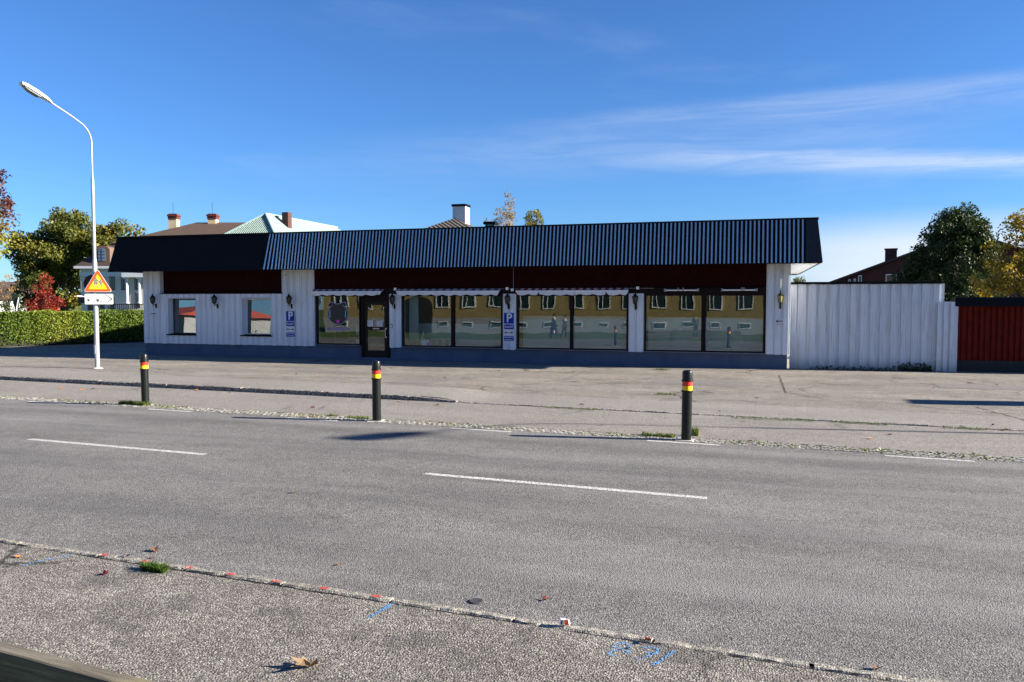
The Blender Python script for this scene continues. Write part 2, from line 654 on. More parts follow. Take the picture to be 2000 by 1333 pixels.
def asphalt_mat(name, tones, grain, chip, bumpk, crack=0.0, patch=0.25, tint=(1, 1, 1), oil=0.0, tracks=()):
    """aggregate surface: light and dark chippings, broad patches, cracks"""
    b = NB(name)
    p = b.pos('World')
    v = b.voronoi(p, grain, 'F1', 'Color')
    sepc = b.n('ShaderNodeSeparateColor')
    b.l(v, sepc.inputs[0])
    stone = sepc.outputs[0]
    vd = b.voronoi(p, grain, 'F1', 'Distance')
    fine = b.noise(p, grain * 2.3, 2, 0.6)
    broad = b.noise(b.mapping(p, (0.35, 1, 1), (0, 0, R(4.57))), 0.75, 6, 0.6)
    mid = b.noise(p, 3.2, 5, 0.65)
    c = b.ramp(stone, [(0.0, tones[0]), (0.35, tones[1]), (0.75, tones[2]), (1.0, tones[3])])
    gap = b.step(vd, 0.50, 0.78)
    c = b.mix(b.math('MULTIPLY', gap, chip), c, tuple(x * 0.22 for x in tones[0]))
    k = b.math('ADD', b.math('MULTIPLY', b.math('SUBTRACT', broad, 0.5), patch * 2.2), b.math('MULTIPLY', b.math('SUBTRACT', mid, 0.5), patch * 1.3))
    k = b.math('ADD', k, 1.0)
    kk = b.n('ShaderNodeCombineXYZ')
    for i in range(3):
        b.l(k, kk.inputs[i])
    c = b.mix(1.0, c, kk.outputs[0], 'MULTIPLY')
    c = b.mix(1.0, c, tint, 'MULTIPLY')
    h = b.math('ADD', b.math('MULTIPLY', vd, -1.0), b.math('MULTIPLY', fine, 0.35))
    if crack:
        wn = b.n('ShaderNodeTexNoise')
        b.l(p, wn.inputs['Vector'])
        wn.inputs['Scale'].default_value = 1.6
        wn.inputs['Detail'].default_value = 6
        wn.inputs['Roughness'].default_value = 0.7
        wp = b.mix(0.55, p, wn.outputs['Color'], 'ADD')
        cd = b.voronoi(wp, 0.42, 'DISTANCE_TO_EDGE', 'Distance')
        line = b.step(cd, 0.016, 0.003)
        gate = b.step(b.noise(p, 0.35, 3, 0.5), 0.50, 0.62)
        line = b.math('MULTIPLY', b.math('MULTIPLY', line, gate), crack)
        c = b.mix(line, c, (0.025, 0.023, 0.02))
    if tracks:                       # polished wheel tracks and the paler strips between them
        sp = b.n('ShaderNodeSeparateXYZ')
        b.l(b.mapping(p, (1, 1, 1), (0, 0, R(4.57))), sp.inputs[0])
        vv = b.math('ADD', sp.outputs[1], b.math('MULTIPLY', b.math('SUBTRACT', b.noise(p, 0.5, 4, 0.6), 0.5), 0.9))
        tot = None
        for c0, w0 in tracks:
            g0 = b.step(b.math('ABSOLUTE', b.math('SUBTRACT', vv, c0)), w0, 0.0)
            tot = g0 if tot is None else b.math('ADD', tot, g0)
        streak = b.step(b.noise(b.mapping(p, (0.18, 2.2, 1), (0, 0, R(4.57))), 1.0, 6, 0.65), 0.35, 0.65)
        c = b.mix(b.math('MULTIPLY', tot, b.math('ADD', b.math('MULTIPLY', streak, 0.35), 0.12)), c, (0.075, 0.075, 0.076))
        c = b.mix(b.math('MULTIPLY', b.step(b.noise(b.mapping(p, (0.10, 1.1, 1), (0, 0, R(4.57)), (3, 7, 0)), 1.0, 5, 0.6), 0.45, 0.75), 0.28), c, (0.30, 0.295, 0.285))
    if oil:
        o = b.step(b.noise(p, 1.3, 6, 0.68), 0.50, 0.66)
        c = b.mix(b.math('MULTIPLY', o, oil), c, (0.05, 0.05, 0.052))
    nm = b.bump(h, bumpk, 0.012)
    return b.done(b.pbr(c, 0.88, 0, nm, 0.25))


M_road = asphalt_mat('road_asphalt', [(0.075, 0.075, 0.075), (0.135, 0.134, 0.132), (0.18, 0.178, 0.175), (0.27, 0.266, 0.26)], 82, 0.45, 0.55, 0.25, 0.45, (1.0, 0.985, 0.955), 0.0, ((6.5, .75), (8.2, .7), (10.5, .75), (12.1, .6)))
M_pave = asphalt_mat('old_pavement_asphalt', [(0.085, 0.079, 0.073), (0.16, 0.15, 0.14), (0.225, 0.21, 0.195), (0.37, 0.345, 0.32)], 70, 0.55, 0.65, 0.9, 0.60, (0.93, 0.93, 0.885), 0.5)
M_path = asphalt_mat('path_asphalt', [(0.10, 0.094, 0.088), (0.19, 0.175, 0.165), (0.25, 0.23, 0.215), (0.36, 0.335, 0.31)], 80, 0.4, 0.5, 0.6, 0.30, (1.0, 1.01, 0.97))
M_yard = asphalt_mat('forecourt_asphalt', [(0.10, 0.092, 0.083), (0.18, 0.165, 0.15), (0.245, 0.225, 0.205), (0.36, 0.33, 0.30)], 80, 0.45, 0.6, 1.0, 0.5, (1.0, 1.01, 0.965), 0.35)
M_strip = asphalt_mat('newer_asphalt_strip', [(0.11, 0.103, 0.096), (0.19, 0.178, 0.168), (0.245, 0.23, 0.215), (0.34, 0.32, 0.30)], 85, 0.35, 0.45, 0.0, 0.26, (1.02, 1.03, 0.99))
M_kerb = asphalt_mat('granite_kerb', [(0.10, 0.095, 0.08), (0.20, 0.19, 0.16), (0.29, 0.275, 0.235), (0.42, 0.40, 0.35)], 75, 0.25, 0.4, 0.0, 0.45)
M_kerbd = asphalt_mat('rough_granite_kerb', [(0.07, 0.065, 0.06), (0.16, 0.15, 0.14), (0.26, 0.25, 0.23), (0.5, 0.48, 0.45)], 45, 0.5, 0.9, 0.0, 0.3)


def grass_ground():
    b = NB('grass_ground')
    p = b.pos('World')
    n = b.noise(p, 0.6, 6, 0.65)
    f = b.noise(p, 30, 4, 0.7)
    c = b.ramp(b.math('ADD', b.math('MULTIPLY', n, 0.5), b.math('MULTIPLY', f, 0.5)), [(0.3, (0.03, 0.05, 0.012)), (0.55, (0.06, 0.10, 0.02)), (0.75, (0.13, 0.14, 0.04))])
    return b.done(b.pbr(c, 0.9, 0, b.bump(f, 0.6, 0.04), 0.2))


M_grassg = grass_ground()


def paint_mat(name, col, wear, scale=26):
    """worn road paint: bare patches let the surface below show"""
    b = NB(name)
    p = b.pos('World')
    n = b.noise(p, scale, 5, 0.7)
    v = b.voronoi(p, 85, 'F1', 'Distance')
    c = b.ramp(n, [(0.3, tuple(x * 0.78 for x in col)), (0.6, col)])
    sh = b.pbr(c, 0.7, 0, b.bump(v, 0.4, 0.006), 0.3)
    t = b.n('ShaderNodeBsdfTransparent')
    mx = b.n('ShaderNodeMixShader')
    k = b.math('ADD', b.math('MULTIPLY', n, 0.6), b.math('MULTIPLY', v, 0.55))
    b.l(b.step(k, wear + 0.05, wear - 0.03), mx.inputs[0])
    b.l(t.outputs[0], mx.inputs[1])
    b.l(sh, mx.inputs[2])
    return b.done(mx.outputs[0])


M_line = paint_mat('road_line_paint', (0.66, 0.66, 0.63), 0.615)
M_pred = paint_mat('red_spray_paint', (0.55, 0.05, 0.045), 0.58)
M_pblue = paint_mat('blue_spray_paint', (0.10, 0.34, 0.70), 0.535)

# ------------------------------------------------------------------ the ground
U = Vector((0.9968, -0.0797, 0))
NV = Vector((0.0797, 0.9968, 0))
ST_ROT = math.atan2(-0.0797, 0.9968)


def S(s, v, z=0.0):
    p = U * s + NV * v
    return (p.x, p.y, z)


def smooth(x, a, b):
    t = min(1, max(0, (x - a) / (b - a)))
    return t * t * (3 - 2 * t)


def yard_z(s, v):
    return 0.10 * (1 - smooth(s, -8.3, -7.3)) * (1 - smooth(v, 17.6, 22.5)) + 0.012 * (mnoise.noise((s * 0.5, v * 0.5, 3.3)))


def grid(name, s0, s1, v0, v1, ds, dv, zf, mat):
    ns, nv = max(1, round((s1 - s0) / ds)), max(1, round((v1 - v0) / dv))
    vs, fs = [], []
    for j in range(nv + 1):
        for i in range(ns + 1):
            s, v = s0 + (s1 - s0) * i / ns, v0 + (v1 - v0) * j / nv
            vs.append(S(s, v, zf(s, v)))
    for j in range(nv):
        for i in range(ns):
            a = j * (ns + 1) + i
            fs.append((a, a + 1, a + ns + 2, a + ns + 1))
    m = MB().add(vs, fs)
    o = m.build(name, mat)
    o.data.polygons.foreach_set('use_smooth', [True] * len(o.data.polygons))
    return struct(o)


gm = MB()
gm.add([(1500 * math.cos(k * math.pi / 24), 1500 * math.sin(k * math.pi / 24), -0.07) for k in range(48)], [tuple(range(48))])
struct(gm.build('ground', M_grassg))
road = grid('road', -140, 140, 5.30, 13.10, 3.5, 0.65, lambda s, v: 0.0, M_road)
pave = grid('near_pavement', -60, 60, 2.45, 5.21, 2.0, 0.45, lambda s, v: 0.004, M_pave)
path = grid('cycle_path', -60, 60, 13.50, 16.24, 1.0, 0.45, lambda s, v: 0.004, M_path)
strip = grid('pavement_strip', -60, 60, 16.36, 18.30, 0.5, 0.24, yard_z, M_strip)
yard = grid('forecourt', -60, 60, 18.30, 52, 0.5, 0.5, yard_z, M_yard)
bed = grid('sett_strip', -60, 60, 13.10, 13.50, 2.0, 0.4, lambda s, v: -0.004, simple('joint_soil', (0.13, 0.125, 0.075), 0.95, 0, 0.4, 20, 0.5))


# painted lines (4 mm above the asphalt)
def line(name, s0, s1, v0, v1, parent, mat=M_line, z=0.004):
    m = MB()
    n = max(2, int((s1 - s0) / 0.15))
    top = [S(s0 + (s1 - s0) * i / n, v1 + rnd.uniform(-.004, .004), z) for i in range(n + 1)]
    bot = [S(s0 + (s1 - s0) * i / n, v0 + rnd.uniform(-.004, .004), z) for i in range(n + 1)]
    m.add(bot + top, [(i, i + 1, n + 2 + i, n + 1 + i) for i in range(n)])
    return m.build(name, mat, parent)


for k in range(-8, 6):
    line('lane_dash', -3.40 - 0.73 - 0.73 + 7.36 * k + 0.0, -4.86 + 3.68 + 7.36 * k, 9.33, 9.44, road)
for k in range(-14, 8):
    line('edge_dash', 0.95 + 3.56 * k, 2.12 + 3.56 * k, 12.90, 12.985, road)


def blotch(name, at, w, h, mat, parent, z, n=16, ang=0.0, seed=0):
    r = random.Random(seed)
    m = MB()
    pts = []
    for k in range(n):
        a = 2 * math.pi * k / n
        q = r.uniform(0.72, 1.12)
        x, y = math.cos(a) * w * q, math.sin(a) * h * q
        pts.append((at[0] + x * math.cos(ang) - y * math.sin(ang), at[1] + x * math.sin(ang) + y * math.cos(ang), z))
    m.add(pts, [tuple(range(n))])
    return m.build(name, mat, parent)


def stroke(name, pts, w, mat, parent, z):
    m = MB()
    L_, R_ = [], []
    for i, p in enumerate(pts):
        a, b_ = Vector(pts[max(0, i - 1)]), Vector(pts[min(len(pts) - 1, i + 1)])
        t = (b_ - a)
        t = Vector((t.x, t.y, 0)).normalized()
        nn = Vector((-t.y, t.x, 0)) * w * rnd.uniform(0.38, 0.6)
        L_.append((p[0] + nn.x, p[1] + nn.y, z))
        R_.append((p[0] - nn.x, p[1] - nn.y, z))
    n = len(pts)
    m.add(L_ + R_, [(i, n + i, n + i + 1, i + 1) for i in range(n - 1)])
    return m.build(name, mat, parent)


# white cycle-path marks by the lamp post
for i, (x, y, w, h) in enumerate(((-20.55, 19.55, .55, .10), (-20.15, 19.72, .35, .09), (-24.6, 20.6, .8, .12), (-20.6, 16.85, .5, .13), (-21.1, 16.95, .4, .1))):
    par = yard if i < 3 else path
    z = (yard_z(x, y + 1.6) + 0.006) if i < 3 else 0.010
    blotch('white_mark', (x, y), w, h, M_line, par, z, 14, ST_ROT, i)

# repairs and open cracks in the yard
M_patch = asphalt_mat('repair_asphalt', [(0.085, 0.08, 0.075), (0.155, 0.147, 0.139), (0.20, 0.19, 0.18), (0.29, 0.275, 0.26)], 85, 0.4, 0.5, 0.0, 0.2)
M_crack = simple('crack_soil', (0.022, 0.020, 0.016), .95, 0, .4, 20)


def drape(name, cells, mat, dz):
    m = MB()
    for poly in cells:
        m.add([S(a, b_, yard_z(a, b_) + dz) for a, b_ in poly], [tuple(range(len(poly)))])
    return m.build(name, mat, yard)


def patch(s0, s1, v0, v1, dz=.005):
    n = max(1, round((s1 - s0) / .5))
    cells = []
    w = [rnd.uniform(-.05, .05) for _ in range(n + 1)]
    for i in range(n):
        a, b_ = s0 + (s1 - s0) * i / n, s0 + (s1 - s0) * (i + 1) / n
        for k in range(4):
            f0, f1 = k / 4, (k + 1) / 4
            cells.append([(a, v0 + w[i] + (v1 - v0) * f0), (b_, v0 + w[i + 1] + (v1 - v0) * f0), (b_, v0 + w[i + 1] + (v1 - v0) * f1), (a, v0 + w[i] + (v1 - v0) * f1)])
    drape('asphalt_patch', cells, M_patch, dz)


patch(-16.6, -13.2, 21.6, 22.5)
patch(3.0, 7.5, 23.6, 25.0)
patch(-4.5, -1.7, 22.0, 23.4)
patch(-11.0, -9.8, 18.9, 20.6)


def crack(pts, w):
    out = []
    for (a0, b0), (a1, b1) in zip(pts[:-1], pts[1:]):
        L_ = math.hypot(a1 - a0, b1 - b0)
        n = max(2, int(L_ / .12))
        for i in range(n):
            out.append((a0 + (a1 - a0) * i / n + rnd.uniform(-.03, .03), b0 + (b1 - b0) * i / n + rnd.uniform(-.03, .03)))
    out.append(pts[-1])
    cells = []
    ww = [w * rnd.uniform(.3, 1.2) for _ in out]
    for i in range(len(out) - 1):
        (a0, b0), (a1, b1) = out[i], out[i + 1]
        d = math.hypot(a1 - a0, b1 - b0) + 1e-6
        nx, ny = -(b1 - b0) / d, (a1 - a0) / d
        cells.append([(a0 + nx * ww[i], b0 + ny * ww[i]), (a0 - nx * ww[i], b0 - ny * ww[i]), (a1 - nx * ww[i + 1], b1 - ny * ww[i + 1]), (a1 + nx * ww[i + 1], b1 + ny * ww[i + 1])])
    drape('crack', cells, M_crack, .0085)


crack([(-1.1, 25.8), (-.9, 23.2), (-.75, 21.0), (.1, 19.9), (1.6, 19.6), (2.6, 18.9), (4.2, 18.6)], .018)
crack([(3.2, 19.6), (3.6, 18.2), (4.1, 16.5)], .02)
crack([(-4.2, 24.3), (-5.3, 21.9), (-6.2, 20.4)], .014)
crack([(-2.4, 20.2), (-3.2, 21.3), (-4.6, 21.6)], .012)
crack([(-18.0, 22.9), (-15.5, 23.3), (-13.5, 23.0), (-11.0, 23.4)], .014)
crack([(-26, 18.35), (-18, 18.33), (-9, 18.31), (0, 18.33), (8, 18.31)], .006)
crack([(-8.3, 18.4), (-7.4, 20.6), (-6.9, 22.8), (-7.1, 25.0)], .009)

# ------------------------------------------------------------------ kerbs
kerb_near = struct(MB().add([S(-60, 5.205, -0.02), S(60, 5.205, -0.02), S(60, 5.305, -0.02), S(-60, 5.305, -0.02)], [(0, 1, 2, 3)]).build('near_kerb', M_kerb))


def stone_mesh(name, l, w, h, seed, rough):
    r = random.Random(seed)
    n = max(4, int(l / 0.08))
    vs, fs = [], []
    for i in range(n + 1):
        x = -l / 2 + l * i / n
        e = [r.uniform(-rough, rough) for _ in range(6)]
        vs += [(x, -w / 2 + e[0], -h), (x, -w / 2 + e[1] * .8, -0.012 + e[2] * .3), (x, -w / 2 + 0.014 + e[3] * .6, e[2] * .5),
               (x, w / 2 - 0.014 + e[4] * .6, e[3] * .5), (x, w / 2 + e[5] * .5, -0.012), (x, w / 2, -h)]
    for i in range(n):
        for k in range(5):
            a = i * 6 + k
            fs.append((a, a + 6, a + 7, a + 1))
    fs.append((0, 1, 2, 3, 4, 5))
    b0 = n * 6
    fs.append((b0 + 5, b0 + 4, b0 + 3, b0 + 2, b0 + 1, b0))
    return MB().add(vs, fs).mesh(name)


nearv = [stone_mesh('kerb_stone', 0.975, 0.085, 0.06, k, 0.011) for k in range(5)]
for i, s in enumerate(np.arange(-18, 6, 1.0)):
    M = Matrix.Translation(S(s + .5 + rnd.uniform(-.006, .006), 5.255 + rnd.uniform(-.006, .006), 0.020 + rnd.uniform(-.004, .004))) @ Matrix.Rotation(ST_ROT + rnd.uniform(-.006, .006), 4, 'Z')
    link('kerb_stone', nearv[i % 5], M_kerb, kerb_near, M=M)
# red and blue paint on the near kerb
RED = [(200, 1091), (275, 1106), (362, 1117), (444, 1131), (533, 1145), (627, 1160), (729, 1176)]
F_, HX, HY = 1556.0, 1000.0, 588.0


def gpx(x, y, z=0.0):
    """ground point that the photograph shows at pixel x, y (used once, to survey the place)"""
    yaw, pit = R(16.5), math.atan(78.5 / 1556)
    f0, r0 = Vector((-math.sin(yaw), math.cos(yaw), 0)), Vector((math.cos(yaw), math.sin(yaw), 0))
    fw = f0 * math.cos(pit) - Vector((0, 0, 1)) * math.sin(pit)
    up = Vector((0, 0, 1)) * math.cos(pit) + f0 * math.sin(pit)
    d = fw * F_ + r0 * (x - 1000) - up * (y - 666.5)
    t = (z - 2.3) / d.z
    return (d.x * t, d.y * t, z)


def dpx(x, y, D):
    """point at distance D along the view axis"""
    yaw, pit = R(16.5), math.atan(78.5 / 1556)
    f0, r0 = Vector((-math.sin(yaw), math.cos(yaw), 0)), Vector((math.cos(yaw), math.sin(yaw), 0))
    fw = f0 * math.cos(pit) - Vector((0, 0, 1)) * math.sin(pit)
    up = Vector((0, 0, 1)) * math.cos(pit) + f0 * math.sin(pit)
    d = fw * F_ + r0 * (x - 1000) - up * (y - 666.5)
    t = D / d.dot(f0)
    return Vector((d.x * t, d.y * t, 2.3 + d.z * t))


for i, (x, y) in enumerate(RED):
    p = gpx(x, y)
    s = Vector((p[0], p[1], 0)).dot(U)
    q = S(s, 5.252)
    blotch('red_paint_mark', q, 0.05, 0.030, M_pred, kerb_near, 0.0285, 18, ST_ROT, i)
for i, pts in enumerate((((720, 1209), (735, 1201), (752, 1190), (766, 1181)), ((40, 1107), (80, 1098), (118, 1090), (150, 1083)))):
    stroke('blue_paint_mark', [gpx(*q) for q in pts], 0.035 if i == 0 else 0.025, M_pblue, pave, 0.0085)
glyphs = [[(1232, 1268), (1212, 1270), (1198, 1266), (1203, 1260), (1218, 1259), (1232, 1262), (1229, 1267), (1222, 1270), (1228, 1276), (1222, 1281)], [(1199, 1284), (1188, 1277), (1200, 1273), (1222, 1271)],
          [(1256, 1268), (1268, 1266), (1284, 1270), (1284, 1277), (1270, 1282), (1258, 1289)], [(1258, 1274), (1270, 1278), (1278, 1276)], [(1242, 1290), (1252, 1289)], [(1276, 1302), (1292, 1292), (1306, 1282), (1318, 1274)]]
for g in glyphs:
    stroke('blue_paint_mark', [gpx(*q) for q in g], 0.03, M_pblue, pave, 0.0085)

# far kerb: rough raised granite on the left, flush on the right
kerb_far = struct(MB().add([S(-60, 16.235, -0.02), S(60, 16.235, -0.02), S(60, 16.365, -0.02), S(-60, 16.365, -0.02)], [(0, 1, 2, 3)]).build('far_kerb', M_kerbd))
farv = [stone_mesh('kerb_stone', 1.17, 0.125, 0.16, 20 + k, 0.013) for k in range(5)]
flv = [stone_mesh('kerb_stone', 1.18, 0.10, 0.16, 40 + k, 0.012) for k in range(4)]
s = -34.0
i = 0
while s < 14:
    if s < -8.9:
        M = Matrix.Translation(S(s + .6, 16.298 + rnd.uniform(-.01, .01), 0.108 + rnd.uniform(-.008, .008))) @ Matrix.Rotation(ST_ROT + rnd.uniform(-.008, .008), 4, 'Z')
        me = farv[i % 5]
    elif s < -7.7:                                                 # the dropping end stone
        M = Matrix.Translation(S(s + .6, 16.298, 0.075)) @ Matrix.Rotation(ST_ROT, 4, 'Z') @ Matrix.Rotation(R(3.0), 4, 'Y')
        me = farv[2]
    else:
        M = Matrix.Translation(S(s + .6, 16.298 + rnd.uniform(-.008, .008), 0.022 + rnd.uniform(-.006, .006))) @ Matrix.Rotation(ST_ROT + rnd.uniform(-.006, .006), 4, 'Z')
        me = flv[i % 4]
    link('kerb_stone', me, M_kerbd, kerb_far, M=M)
    s += 1.2
    i += 1

# pale setts between road and cycle path
M_sett = asphalt_mat('pale_sett', [(0.13, 0.13, 0.115), (0.20, 0.195, 0.175), (0.25, 0.245, 0.22), (0.33, 0.32, 0.285)], 60, 0.2, 0.3, 0.0, 0.35)


def sett_mesh(seed):
    r = random.Random(seed)
    a, h = 0.046, 0.02
    j = lambda k=.006: r.uniform(-k, k)
    vs = [(sx * a + j(), sy * a + j(), -h) for sx, sy in ((-1, -1), (1, -1), (1, 1), (-1, 1))]
    vs += [(sx * a + j(), sy * a + j(), 0.0 + j(.003)) for sx, sy in ((-1, -1), (1, -1), (1, 1), (-1, 1))]
    vs += [(sx * (a - .012) + j(), sy * (a - .012) + j(), 0.004 + j(.002)) for sx, sy in ((-1, -1), (1, -1), (1, 1), (-1, 1))]
    fs = []
    for o in (0, 4):
        fs += [(o + k, o + (k + 1) % 4, o + 4 + (k + 1) % 4, o + 4 + k) for k in range(4)]
    fs.append((8, 9, 10, 11))
    return MB().add(vs, fs)


sv = [sett_mesh(k) for k in range(6)]
svm = [m.mesh('sett') for m in sv]
rest = MB()
for row, v in enumerate((13.155, 13.262, 13.369, 13.452)):
    for k in range(-300, 90):
        s = k * 0.107 + (0.05 if row % 2 else 0) + rnd.uniform(-.008, .008)
        q = S(s, v + rnd.uniform(-.006, .006), 0.002 + rnd.uniform(-.006, .004))
        M = Matrix.Translation(q) @ Matrix.Rotation(ST_ROT + rnd.uniform(-.08, .08) + rnd.choice((0, math.pi / 2)), 4, 'Z')
        if row == 3:
            M = M @ Matrix.Diagonal((1, 0.75, 1, 1))
        c = rnd.randrange(6)
        if -4.6 < s < 3.3:
            link('sett', svm[c], M_sett, bed, M=M)
        else:
            rest.add([M @ Vector(p) for p in sv[c].v], sv[c].f)
stuff(rest.build('setts', M_sett, bed))

# ------------------------------------------------------------------ the shop
shop = empty('shop_building', (-11.7, 28.1, 0), 0, 'long low white boarded shop with black ribbed fascia and dark red band', 'building')
YW = 28.10                                   # outer face of the under-boards
WX0, WX1 = -24.70, 1.33
# plinth in cast lengths
for a, b_ in ((-24.66, -19.9), (-19.9, -14.47), (-13.25, -8.45), (-8.45, -6.30), (-6.30, -2.25), (-2.25, 1.28)):
    MB().box(a + .003, b_ - .003, 28.155, 28.45, -0.1, 0.535).build('plinth_block', M_plinth, shop, 0.006)
MB().box(-24.6, -14.47, 28.165, 28.44, -0.1, 0.53).box(-13.25, 1.26, 28.165, 28.44, -0.1, 0.53).build('plinth_core', M_plinth, shop)
MB().box(-14.47, -13.25, 28.12, 28.6, -0.1, 0.10).build('doorstep', M_plinth, shop, 0.01)

# boards: raised ones over recessed ones; meshes are shared per size
PL = {}


def plank(x0, x1, z0, z1, raised, mat=M_white, parent=shop, y=None, t=0.022, name='board'):
    w, h = round(x1 - x0, 3), round(z1 - z0, 3)
    if h < 0.02 or w < 0.01:
        return
    key = (w, h, t, mat.name)
    if key not in PL:
        e = 0.003
        m = MB().add([(-w / 2, 0, 0), (w / 2, 0, 0), (w / 2, 0, h), (-w / 2, 0, h), (-w / 2, -t + e, 0), (w / 2, -t + e, 0), (w / 2, -t + e, h), (-w / 2, -t + e, h),
                      (-w / 2 + e, -t, 0), (w / 2 - e, -t, 0), (w / 2 - e, -t, h), (-w / 2 + e, -t, h)],
                     [(3, 2, 1, 0), (0, 1, 5, 4), (3, 7, 6, 2), (0, 4, 7, 3), (1, 2, 6, 5), (4, 5, 9, 8), (7, 11, 10, 6), (4, 8, 11, 7), (5, 6, 10, 9), (8, 9, 10, 11)])
        PL[key] = m.mesh(name)
    yy = (YW if raised else YW + 0.021) if y is None else y
    M = WM[parent].inverted() @ Matrix.Translation(((x0 + x1) / 2, yy, z0))
    return link(name, PL[key], mat, parent, M=M)


def board_field(x0, x1, z0, z1, pitch=0.262):
    n = max(1, round((x1 - x0) / pitch))
    p = (x1 - x0) / n
    for i in range(n):
        a = x0 + i * p
        jz = rnd.uniform(-.012, .012) if z0 < 0.6 else 0
        plank(a + 0.004, a + p - 0.004, z0 + 0.012, z1, False)
        plank(a + p * 0.16, a + p * 0.78, z0 + jz, z1, True)


OPEN_W = ((-23.46, -22.06), (-19.86, -18.45))
segs = [WX0, -23.84, -23.46, -22.06, -19.86, -18.45, -17.93, -16.50]
for a, b_ in zip(segs[:-1], segs[1:]):
    full = (b_ <= -23.8 or a >= -18.0)
    top = 3.54 if full else 2.60
    if (a, b_) in OPEN_W:
        board_field(a, b_, 0.50, 0.86)
        board_field(a, b_, 2.42, top)
    else:
        board_field(a, b_, 0.50, top)
for a, b_, top in ((-13.26, -12.76, 2.56), (-8.68, -8.17, 2.56), (-4.04, -3.51, 2.56), (0.58, WX1 + .02, 3.54)):
    board_field(a, b_, 0.50, top, 0.25)
# masonry behind the boards, with openings
for a, b_, z0, z1 in ((-24.68, -23.84, .5, 3.6), (-23.84, -23.46, .5, 2.6), (-23.46, -22.06, .5, .86), (-23.46, -22.06, 2.42, 2.6), (-22.06, -19.86, .5, 2.6), (-19.86, -18.45, .5, .86),
                      (-19.86, -18.45, 2.42, 2.6), (-18.45, -17.93, .5, 2.6), (-17.93, -16.5, .5, 3.6), (-13.26, -12.76, .5, 2.6), (-8.68, -8.17, .5, 2.6), (-4.04, -3.51, .5, 2.6), (.58, 1.30, .5, 3.6)):
    MB().box(a + .001, b_ - .001, YW + 0.023, 28.50, z0, z1).build('wall_panel', M_white, shop)
shell = MB()
shell.box(-24.66, -24.40, 28.52, 31.6, 0, 4.4).box(1.05, 1.29, 28.52, 39.0, 0, 4.4).box(-24.39, -16.01, 31.35, 31.6, 0, 4.4).box(-16.0, 1.04, 38.75, 39.0, 0, 4.4).box(-16.25, -16.0, 31.61, 39.0, 0, 4.4)
shell.build('rear_walls', M_white, shop)
MB().box(-24.38, 1.03, 28.56, 31.30, 0.05, 0.30).build('shop_floor', simple('shop_floor_vinyl', (0.16, 0.15, 0.13), 0.5), shop)
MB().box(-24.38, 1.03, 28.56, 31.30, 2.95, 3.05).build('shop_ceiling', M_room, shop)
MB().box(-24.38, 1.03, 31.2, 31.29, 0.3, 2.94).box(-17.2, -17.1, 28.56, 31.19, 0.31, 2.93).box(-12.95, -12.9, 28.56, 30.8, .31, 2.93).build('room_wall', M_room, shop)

# unseen low block added behind the wing to shade the hedge foot
MB().box(-24.62, -16.30, 31.62, 40.2, 0, 3.95).build('added_shade_block', M_white, shop)
MB().box(-24.75, -16.28, 32.0, 40.35, 3.951, 4.05).build('shade_block_roof', M_roofblk, shop)

# dark red bands, boarded horizontally
def red_band(x0, x1, z0, z1, y, lens):
    rows = max(1, round((z1 - z0) / 0.165))
    hh = (z1 - z0) / rows
    n = max(1, round((x1 - x0) / lens))
    for r_ in range(rows):
        for i in range(n):
            a = x0 + (x1 - x0) * i / n
            plank(a + .002, x0 + (x1 - x0) * (i + 1) / n - .002, z0 + r_ * hh + .004, z0 + (r_ + 1) * hh - .004, True, M_red, shop, y + rnd.uniform(-.002, .002), 0.02, 'red_board')
    MB().box(x0, x1, y + .002, y + .08, z0, z1).build('red_backing', M_red, shop)


red_band(-23.84, -17.93, 2.62, 3.56, 28.33, 3.0)
red_band(-16.50, 0.58, 2.78, 3.56, 28.15, 4.3)
MB().box(-23.84, -17.93, 28.06, 28.33, 2.585, 2.612).build('ledge', M_black, shop, 0.003)
for xx in (-23.838, -17.95):
    MB().box(xx, xx + .018, 28.08, 28.30, 2.62, 3.55).build('reveal_board', M_white, shop)
MB().box(-16.49, 0.57, 28.10, 28.26, 2.53, 2.775).build('window_header', M_frame, shop, 0.004)

